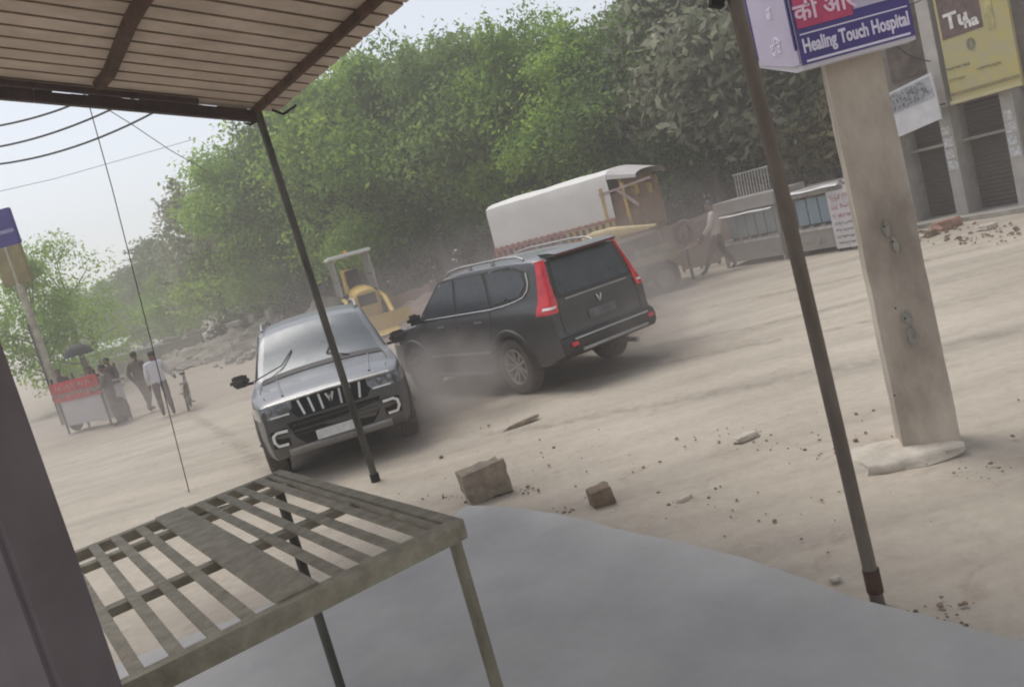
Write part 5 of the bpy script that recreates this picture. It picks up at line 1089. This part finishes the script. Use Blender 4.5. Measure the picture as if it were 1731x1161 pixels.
# ------------------------------------------------------------------ people
SKIN = mat('brown_skin', (.16, .085, .055), .55, 0, .1, 8); HAIR = mat('black_hair', (.012, .010, .009), .6, 0, .2, 20); SHOE = mat('dark_shoe', (.03, .025, .02), .6, 0, .2, 10)
def person(label, loc, face, top, legs, pose, height=1.7, group=None, shoe=None, sleeve=True):
    """pose: dict of joint positions (x right, y forward, z up) that override the standing ones; one skinned body"""
    J = dict(pelvis=(0, 0, .93), waist=(0, .0, 1.08), chest=(0, .01, 1.30), neck=(0, 0, 1.46), head=(0, .02, 1.56), face=(0, .035, 1.62), crown=(0, .01, 1.69),
             sl=(-.17, 0, 1.40), el=(-.23, -.02, 1.14), wl=(-.24, .06, .90), hl=(-.24, .09, .82), sr=(.17, 0, 1.40), er=(.23, -.02, 1.14), wr=(.24, .06, .90), hr=(.24, .09, .82),
             pl=(-.10, 0, .90), kl=(-.11, .03, .50), al=(-.12, -.01, .09), tl=(-.13, .15, .03), pr=(.10, 0, .90), kr=(.11, .03, .50), ar=(.12, -.01, .09), tr=(.13, .15, .03))
    J.update(pose)
    Rr = dict(pelvis=(.155, .115), waist=(.145, .105), chest=(.165, .115), neck=(.058, .06), head=(.075, .082), face=(.082, .098), crown=(.055, .062), sl=(.075, .07), sr=(.075, .07), el=(.048, .05), er=(.048, .05), wl=(.030, .030), wr=(.030, .030), hl=(.042, .022), hr=(.042, .022),
              pl=(.098, .10), pr=(.098, .10), kl=(.062, .065), kr=(.062, .065), al=(.045, .048), ar=(.045, .048), tl=(.042, .030), tr=(.042, .030))
    E = [('pelvis', 'waist'), ('waist', 'chest'), ('chest', 'neck'), ('neck', 'head'), ('head', 'face'), ('face', 'crown'), ('chest', 'sl'), ('sl', 'el'), ('el', 'wl'), ('wl', 'hl'), ('chest', 'sr'), ('sr', 'er'), ('er', 'wr'), ('wr', 'hr'),
         ('pelvis', 'pl'), ('pl', 'kl'), ('kl', 'al'), ('al', 'tl'), ('pelvis', 'pr'), ('pr', 'kr'), ('kr', 'ar'), ('ar', 'tr')]
    for s in 'lr':       # five fingers, unequal and slightly curled
        w_, h_ = Vector(J['w' + s]), Vector(J['h' + s]); d = (h_ - w_).normalized(); q = Vector((0, 1, 0)) if abs(d.y) < .8 else Vector((0, 0, 1)); side = d.cross(d.cross(q)).normalized(); nrm = d.cross(side)
        for k, (o_, ln) in enumerate(((-.033, .062), (-.011, .075), (.011, .070), (.033, .055))):
            a = h_ + side * o_ + d * .035; J['f%s%d' % (s, k)] = a; J['g%s%d' % (s, k)] = a + d * ln * .8 + nrm * .02; Rr['f%s%d' % (s, k)] = (.010, .010); Rr['g%s%d' % (s, k)] = (.008, .008); E += [('h' + s, 'f%s%d' % (s, k)), ('f%s%d' % (s, k), 'g%s%d' % (s, k))]
        a = w_.lerp(h_, .5) - side * .045; J['f%s9' % s] = a; J['g%s9' % s] = a + d * .045 - side * .015; Rr['f%s9' % s] = (.012, .012); Rr['g%s9' % s] = (.009, .009); E += [('w' + s, 'f%s9' % s), ('f%s9' % s, 'g%s9' % s)]
    keys = list(J); idx = {k: i for i, k in enumerate(keys)}; k_ = height / 1.74
    me = bpy.data.meshes.new('tmp'); me.from_pydata([tuple(Vector(J[k])) for k in keys], [(idx[a], idx[b]) for a, b in E], []); o = bpy.data.objects.new('tmp', me); COL.objects.link(o)
    o.modifiers.new('s', 'SKIN'); sv = me.skin_vertices[0].data
    for k in keys: sv[idx[k]].radius = Rr[k]; sv[idx[k]].use_root = (k == 'pelvis')
    sb_ = o.modifiers.new('d', 'SUBSURF'); sb_.levels = 2; sb_.render_levels = 2
    dg = bpy.context.evaluated_depsgraph_get(); bm_ = bpy.data.meshes.new_from_object(o.evaluated_get(dg)); bpy.data.objects.remove(o)
    P = {k: Vector(J[k]) for k in keys}; hd = P['face']
    up_ = (P['crown'] - P['neck']).normalized()
    for v in bm_.vertices:       # nose, chin, brow
        r = v.co - hd
        if r.length < .16 and r.y > .04:
            v.co.y += .028 * math.exp(-((r.x / .018) ** 2 + ((r.z + .01) / .028) ** 2)) + .012 * math.exp(-((r.x / .035) ** 2 + ((r.z + .085) / .025) ** 2)) - .012 * math.exp(-(((abs(r.x) - .032) / .018) ** 2 + ((r.z - .018) / .014) ** 2))
    def bone_d(p, a, b):
        a, b = P[a], P[b]; t = max(0, min(1, (p - a).dot(b - a) / max(1e-6, (b - a).length_squared))); return (p - a.lerp(b, t)).length
    for m_ in (SKIN, top, legs, shoe or SHOE): bm_.materials.append(m_)
    zone = []
    for a, b in E:
        if a[0] in 'fg' or b[0] in 'fg' and (a[0] == 'h' and len(a) == 2 or a[0] == 'w' and len(a) == 2): z = 0
        elif a in ('neck', 'head', 'face'): z = 0
        elif a in ('wl', 'wr'): z = 0
        elif a in ('el', 'er'): z = 1 if sleeve else 0
        elif a in ('al', 'ar'): z = 3
        elif a in ('pelvis',) and b != 'waist' or a in ('pl', 'pr', 'kl', 'kr'): z = 2
        else: z = 1
        zone.append(z)
    for f in bm_.polygons:
        c = f.center; best = min(range(len(E)), key=lambda i: bone_d(c, *E[i])); z = zone[best]
        if z in (1, 2) and abs(c.x) < .2 and .8 < c.z < 1.2: z = 2 if c.z < P['pelvis'].z - .02 else 1
        f.material_index = z; f.use_smooth = True
    # cloth: a little loose and creased
    for v in bm_.vertices:
        if P['al'].z + .1 < v.co.z < P['neck'].z - .03: v.co += v.normal * (.012 + .012 * mnoise.noise(v.co * 7 + Vector((len(label), 0, 0))))
    bm_.name = 'person'; b = bpy.data.objects.new('person', bm_); COL.objects.link(b); b.location = loc; b.rotation_euler = (0, 0, face); b.scale = (k_, k_, k_); tag(b, label, 'person', group)
    h = MB(); Pg = []
    for i in range(9):
        ph = lerp(0, 1.75, i / 8); row = []
        for j in range(17):
            a = 2 * math.pi * j / 16; fr = 1 if math.sin(a) < .25 else max(.45, 1 - .6 * math.sin(a)); p_ = ph * fr
            row.append(hd + Vector((math.sin(p_) * math.cos(a) * .088, math.sin(p_) * math.sin(a) * .104 - .012, math.cos(p_) * .108 + .008)))
        Pg.append(row)
    h.grid(Pg).build('hair', HAIR, b)
    e = MB()
    for s in (-1, 1): e.lathe([(0, .010), (.016, .008), (.022, 0), (.018, -.01), (0, -.012)], hd + Vector((s * .082, -.005, -.015)), (s, 0, 0), 10)
    e.build('ears', SKIN, b)
    return b
wsh = mat('white_shirt', (.58, .56, .58), .85, 0, .08, 5); gtr = mat('grey_trousers', (.12, .10, .105), .85, 0, .15, 5); bro = mat('brown_shirt', (.125, .088, .062), .85, 0, .2, 5); btr = mat('tan_trousers', (.20, .165, .125), .85, 0, .15, 5); kur = mat('grey_brown_kurta', (.16, .135, .12), .85, 0, .15, 5); drk = mat('dark_maroon_shirt', (.075, .045, .042), .85, 0, .2, 5); pnk = mat('dusty_pink_shirt', (.38, .20, .20), .85, 0, .15, 5); ltsh = mat('pale_cream_shirt', (.48, .43, .38), .85, 0, .1, 5); brt = mat('brown_trousers', (.13, .095, .075), .85, 0, .15, 5)
q = gnd(287, 702); F_away = R_(25)
p1 = q.copy()
person('person in a white shirt and grey trousers walking away with a bicycle', (q.x, q.y, 0), F_away, wsh, gtr, dict(hr=(.42, .38, .92), wr=(.38, .30, .96), er=(.29, .08, 1.12), kl=(-.11, .14, .50), al=(-.12, -.02, .12), tl=(-.12, .13, .05), kr=(.11, .0, .50), ar=(.12, -.16, .10), tr=(.12, -.02, .03), head=(.02, .03, 1.56), face=(.03, .05, 1.62)), 1.72)
q = gnd(256, 695)
person('person in brown clothes walking just left of the white shirted one', (q.x, q.y, 0), R_(-15), bro, btr, dict(er=(.24, .05, 1.15), wr=(.16, .22, 1.10), hr=(.12, .27, 1.12), el=(-.28, -.08, 1.14), wl=(-.22, -.02, .92), hl=(-.20, .02, .85), kl=(-.10, .10, .52), al=(-.10, .16, .09), tl=(-.10, .32, .04), ar=(.11, -.20, .12), tr=(.11, -.08, .04)), 1.78)
q = gnd(205, 717)
person('person in a long grey brown kurta standing right of the red and white cart', (q.x, q.y, 0), R_(100), kur, kur, dict(er=(.22, .12, 1.15), wr=(.10, .30, 1.12), hr=(.06, .36, 1.12), el=(-.22, .10, 1.14), wl=(-.14, .30, 1.08), hl=(-.11, .36, 1.08)), 1.70)
q = gnd(196, 706)
person('person in dark clothes standing behind the one in the kurta', (q.x - .15, q.y + .9, 0), R_(150), drk, gtr, dict(er=(.22, .12, 1.15), wr=(.12, .28, 1.22), hr=(.10, .33, 1.26)), 1.78)
q = gnd(150, 722)
person('vendor in a dusty pink shirt behind the red and white cart', (q.x - .1, q.y + 1.3, 0), R_(195), pnk, gtr, dict(el=(-.26, .1, 1.15), wl=(-.22, .32, 1.10), hl=(-.2, .38, 1.10), er=(.26, .1, 1.15), wr=(.2, .32, 1.1), hr=(.18, .38, 1.1)), 1.68)
q = gnd(104, 720)
person('person in dark clothes half hidden left of the red and white cart', (q.x - .3, q.y + 1.4, 0), R_(200), drk, brt, {}, 1.78)
q = aty(224, 586, 62)
person('tiny distant person standing in the road in front of the parapet', (q.x, 50, 0), R_(180), gtr, gtr, {}, 1.6)
q = gnd(1226, 459)
person('person in a pale shirt and brown trousers striding beside the grey stall', (q.x, q.y, 0), R_(70), ltsh, brt, dict(kl=(-.10, .22, .52), al=(-.10, .42, .12), tl=(-.10, .56, .06), kr=(.10, -.05, .50), ar=(.10, -.28, .14), tr=(.10, -.16, .04), er=(.24, -.10, 1.15), wr=(.22, -.02, .92), hr=(.21, .02, .85), el=(-.24, .10, 1.14), wl=(-.20, .26, .98), hl=(-.18, .31, .93)), 1.72)
# bicycle pushed by the white-shirted person
def bicycle():
    o = Vector((p1.x, p1.y, 0)) + Matrix.Rotation(F_away, 3, 'Z') @ Vector((.52, .15, 0)); r = empty('bicycle', o, F_away + R_(90) - R_(8), 'dark bicycle pushed along by the person in the white shirt', 'bicycle'); r.rotation_euler = (R_(6), 0, F_away + R_(82)); fr = mat('olive_frame_paint', (.075, .075, .055), .5, 0, .2, 8, dust=.3); bk = M['dark']
    for x in (-.52, .52):
        w = empty('wheel', (x, 0, .33)); w.parent = r; MB().tube([(math.cos(a) * .325, 0, math.sin(a) * .325) for a in np.linspace(0, 2 * math.pi, 28, endpoint=False)], .018, 6, closed=True).build('tyre', M['tyre'], w)
        m = MB(); 
        for k in range(14): a = 2 * math.pi * k / 14; m.tube([(0, .02 * (-1) ** k, 0), (math.cos(a) * .315, 0, math.sin(a) * .315)], .003, 4, cap=False)
        m.tube([(0, -.04, 0), (0, .04, 0)], .02, 8); m.build('spokes', M['rim'], w)
    f = MB(); a, b, c, d, e = (-.52, 0, .33), (-.10, 0, .30), (-.22, 0, .82), (.36, 0, .84), (.52, 0, .33)
    for p, s in ((a, b), (a, c), (b, c), (b, (.38, 0, .70)), (c, d), (d, (.39, 0, .66)), ((.39, 0, .66), e)): f.tube([p, s], .017, 8)
    f.tube([c, (-.24, 0, .92)], .013, 6); f.build('frame', fr, r); MB().box((-.26, 0, .94), (.26, .14, .05), bev=.02).build('saddle', bk, r)
    MB().tube([(.22, -.29, 1.02), (.32, -.24, 1.05), (.35, 0, .98), (.32, .24, 1.05), (.22, .29, 1.02)], .014, 8).build('handlebar', M['pipe_dark'], r); MB().tube([(.36, 0, .84), (.35, 0, .99)], .014, 8).build('stem', M['pipe_dark'], r)
    m = MB(); m.tube([(-.10, -.06, .30), (-.02, -.08, .18)], .010, 6); m.box((-.02, -.12, .17), (.09, .08, .02)); m.tube([(-.10, .06, .30), (-.18, .08, .42)], .010, 6); m.box((-.18, .12, .43), (.09, .08, .02)); m.build('pedals', bk, r)
    m = MB(); m.box((-.62, 0, .72), (.40, .16, .02)); m.tube([(-.52, -.05, .33), (-.66, -.06, .72)], .007, 5); m.tube([(-.52, .05, .33), (-.66, .06, .72)], .007, 5); m.build('carrier', fr, r)
bicycle()
def vendor_cart():
    a, b = gnd(110, 735), gnd(192, 719); c = (a + b) / 2 + Vector((.05, 0, 0)); dx = b - a; ang = math.atan2(dx.y, dx.x); W = dx.length * .92; r = empty('vendor_cart', (c.x, c.y, 0), ang, 'white food cart with a red lettered banner and a dark umbrella', 'cart')
    r.scale = (1.0, .8, 1.15)
    wh = mat('cart_white_panel', (.55, .54, .56), .6, 0, .1, 2, dust=.25); rd = mat('red_banner', (.48, .05, .06), .7, 0, .2, 4, dust=.15); wt = mat('banner_letter', (.60, .48, .46), .7)
    MB().box((0, .42, .55), (W, .80, .72), bev=.015).build('cabinet', wh, r)
    MB().box((0, .42, .98), (W + .16, 1.0, .05), bev=.01).build('counter_top', mat('cart_counter', (.22, .17, .16), .7, 0, .2, 4), r)
    P = []
    for x in np.linspace(-W / 2 - .04, W / 2 + .04, 18): P.append([(x, -.05 - .02 * math.sin(x * 11 + z), z) for z in (1.28, 1.1, .95, .8)])
    bn = MB().grid(P); bo = bn.build('banner', rd, r); 
    for i, z in enumerate((1.14, .93)):
        scribble(bo, wt, -W * .40, W * .40, z, .12, 81 + i, (0, -.085, 0), (1, 0, 0))
    for x in (-W / 2 + .05, W / 2 - .05): MB().box((x, .0, .7), (.05, .05, 1.4)).build('post', M['pipe_dark'], r); MB().box((x, .80, .7), (.05, .05, 1.4)).build('post', M['pipe_dark'], r)
    for sx in (-1, 1): wheel_simple('wheel', r, (sx * (W / 2 + .06), .45, .30), .30, .06, mat('spoke_rim', (.2, .17, .15), .6), (1, 0, 0))
    for x, y, s, m_ in ((-.35, .4, .16, pnk), (.05, .35, .13, wsh), (.35, .45, .15, pnk)): MB().lathe([(0, 0), (s, 0), (s * 1.1, s * .9), (s * .9, s * 1.1), (0, s * 1.15)], (x, y, 1.0), (0, 0, 1), 16).build('pot', m_, r)
    u = MB(); P = []
    for k in range(25):
        a_ = 2 * math.pi * k / 24; P.append([(math.cos(a_) * rr * (1 + .04 * math.cos(8 * a_)), .5 + math.sin(a_) * rr * (1 + .04 * math.cos(8 * a_)), z) for rr, z in ((.02, 2.06), (.20, 2.02), (.36, 1.93), (.46, 1.78))])
    u.grid(P); u.build('umbrella', mat('black_umbrella', (.035, .037, .036), .8, 0, .2, 5), r); MB().tube([(0, .5, .95), (0, .5, 2.06)], .014, 6).build('umbrella_pole', M['pipe_dark'], r)
vendor_cart()
# ------------------------------------------------------------------ air
def haze_box():
    m = bpy.data.materials.new('hazy_air'); m.use_nodes = True; N = m.node_tree.nodes; L = m.node_tree.links; N.remove(N['Principled BSDF']); v = N.new('ShaderNodeVolumePrincipled'); v.inputs['Color'].default_value = (.93, .90, .86, 1); v.inputs['Density'].default_value = HAZE; v.inputs['Anisotropy'].default_value = .1; L.new(v.outputs[0], N['Material Output'].inputs['Volume'])
    o = MB().box((-40, 60, 12.5), (340, 260, 29)).build('haze', m); tag(o, 'dusty haze hanging over the road', None, None, 'stuff')
HAZE = .0055
haze_box()
def dust(name, c, rad, dens, seed, col=(.62, .57, .54), label=''):
    """a cloud of kicked-up dust: density falls off from its middle and is broken up by noise"""
    m = bpy.data.materials.new('dust_cloud'); m.use_nodes = True; N = m.node_tree.nodes; L = m.node_tree.links; N.remove(N['Principled BSDF']); v = N.new('ShaderNodeVolumePrincipled'); v.inputs['Color'].default_value = (*col, 1)
    tc = N.new('ShaderNodeTexCoord'); ln = N.new('ShaderNodeVectorMath'); ln.operation = 'LENGTH'; L.new(tc.outputs['Object'], ln.inputs[0])
    mr = N.new('ShaderNodeMapRange'); mr.interpolation_type = 'SMOOTHSTEP'; mr.inputs[1].default_value = 1.0; mr.inputs[2].default_value = .15; mr.inputs[3].default_value = 0; mr.inputs[4].default_value = dens; L.new(ln.outputs['Value'], mr.inputs[0])
    n = N.new('ShaderNodeTexNoise'); n.inputs['Scale'].default_value = 1.6; n.inputs['Detail'].default_value = 3; g = N.new('ShaderNodeNewGeometry'); L.new(g.outputs['Position'], n.inputs['Vector'])
    m2 = N.new('ShaderNodeMapRange'); m2.inputs[1].default_value = .32; m2.inputs[2].default_value = .65; L.new(n.outputs['Fac'], m2.inputs[0]); mu = N.new('ShaderNodeMath'); mu.operation = 'MULTIPLY'; L.new(mr.outputs[0], mu.inputs[0]); L.new(m2.outputs[0], mu.inputs[1]); L.new(mu.outputs[0], v.inputs['Density'])
    L.new(v.outputs[0], N['Material Output'].inputs['Volume'])
    bm = bmesh.new(); bmesh.ops.create_icosphere(bm, subdivisions=3, radius=1.0); me = bpy.data.meshes.new(name); bm.to_mesh(me); bm.free(); me.materials.append(m); o = bpy.data.objects.new(name, me); COL.objects.link(o); o.location = c; o.scale = rad; tag(o, label, None, None, 'stuff')
DUST = [((-1.1, 11.2, .35), (1.6, 1.8, 1.05), 1.7, 1, 'brown dust swirling between the two cars'), ((1.55, 11.7, .35), (2.2, 1.5, 1.0), 1.2, 2, 'brown dust kicked up behind the turned car'), ((1.75, 12.3, 1.1), (1.1, 1.1, 1.0), .9, 5, 'dust rising by the far rear corner of the turned car'), ((-10.0, 21.0, .4), (6.5, 4.5, 1.3), .22, 3, 'thin dust drifting at the foot of the food cart'), ((1.0, 17.5, .7), (8.5, 4.0, 2.4), .27, 4, 'thin dust hanging in front of the trailer'), ((-9.0, 40.0, 1.0), (16.0, 9.0, 4.5), .05, 6, 'pale dust hanging low before the distant trees')]
for c, r_, d_, s_, lb in DUST: dust('dust_cloud', c, r_, d_, s_, label=lb)
# ------------------------------------------------------------------ light, sky, air
SD = Vector((-.70, .71, 0)).normalized(); EL = R_(68)
w = bpy.data.worlds.new('World'); scn.world = w; w.use_nodes = True; nt = w.node_tree; N = nt.nodes; L = nt.links
sky = N.new('ShaderNodeTexSky'); sky.sky_type = 'NISHITA'; sky.sun_disc = False; sky.sun_elevation = EL; sky.sun_rotation = math.atan2(SD.x, SD.y); sky.air_density = 1.0; sky.dust_density = 1.2; sky.ozone_density = 1.0
hs = N.new('ShaderNodeHueSaturation'); hs.inputs['Saturation'].default_value = .42; hs.inputs['Value'].default_value = 1.0; L.new(sky.outputs[0], hs.inputs['Color'])
L.new(hs.outputs[0], N['Background'].inputs[0]); N['Background'].inputs[1].default_value = .138
sl = bpy.data.lights.new('sun', 'SUN'); so = bpy.data.objects.new('sun', sl); COL.objects.link(so); sl.energy = 1.65; sl.angle = R_(28); sl.color = (1, .97, .92)
sd = Vector((SD.x * math.cos(EL), SD.y * math.cos(EL), math.sin(EL))); so.rotation_euler = sd.to_track_quat('Z', 'Y').to_euler(); so.location = (0, 0, 30)
vs_ = scn.view_settings; scn.display_settings.display_device = 'sRGB'; vs_.view_transform = 'Standard'; vs_.look = 'None'; vs_.gamma = 1; vs_.exposure = 0.46; vs_.use_curve_mapping = False
cy = scn.cycles; cy.max_bounces = 6; cy.diffuse_bounces = 3; cy.glossy_bounces = 3; cy.transmission_bounces = 3; cy.volume_bounces = 1; cy.transparent_max_bounces = 8; cy.use_denoising = True; cy.volume_step_rate = 2; cy.volume_max_steps = 64; cy.filter_width = 2.0
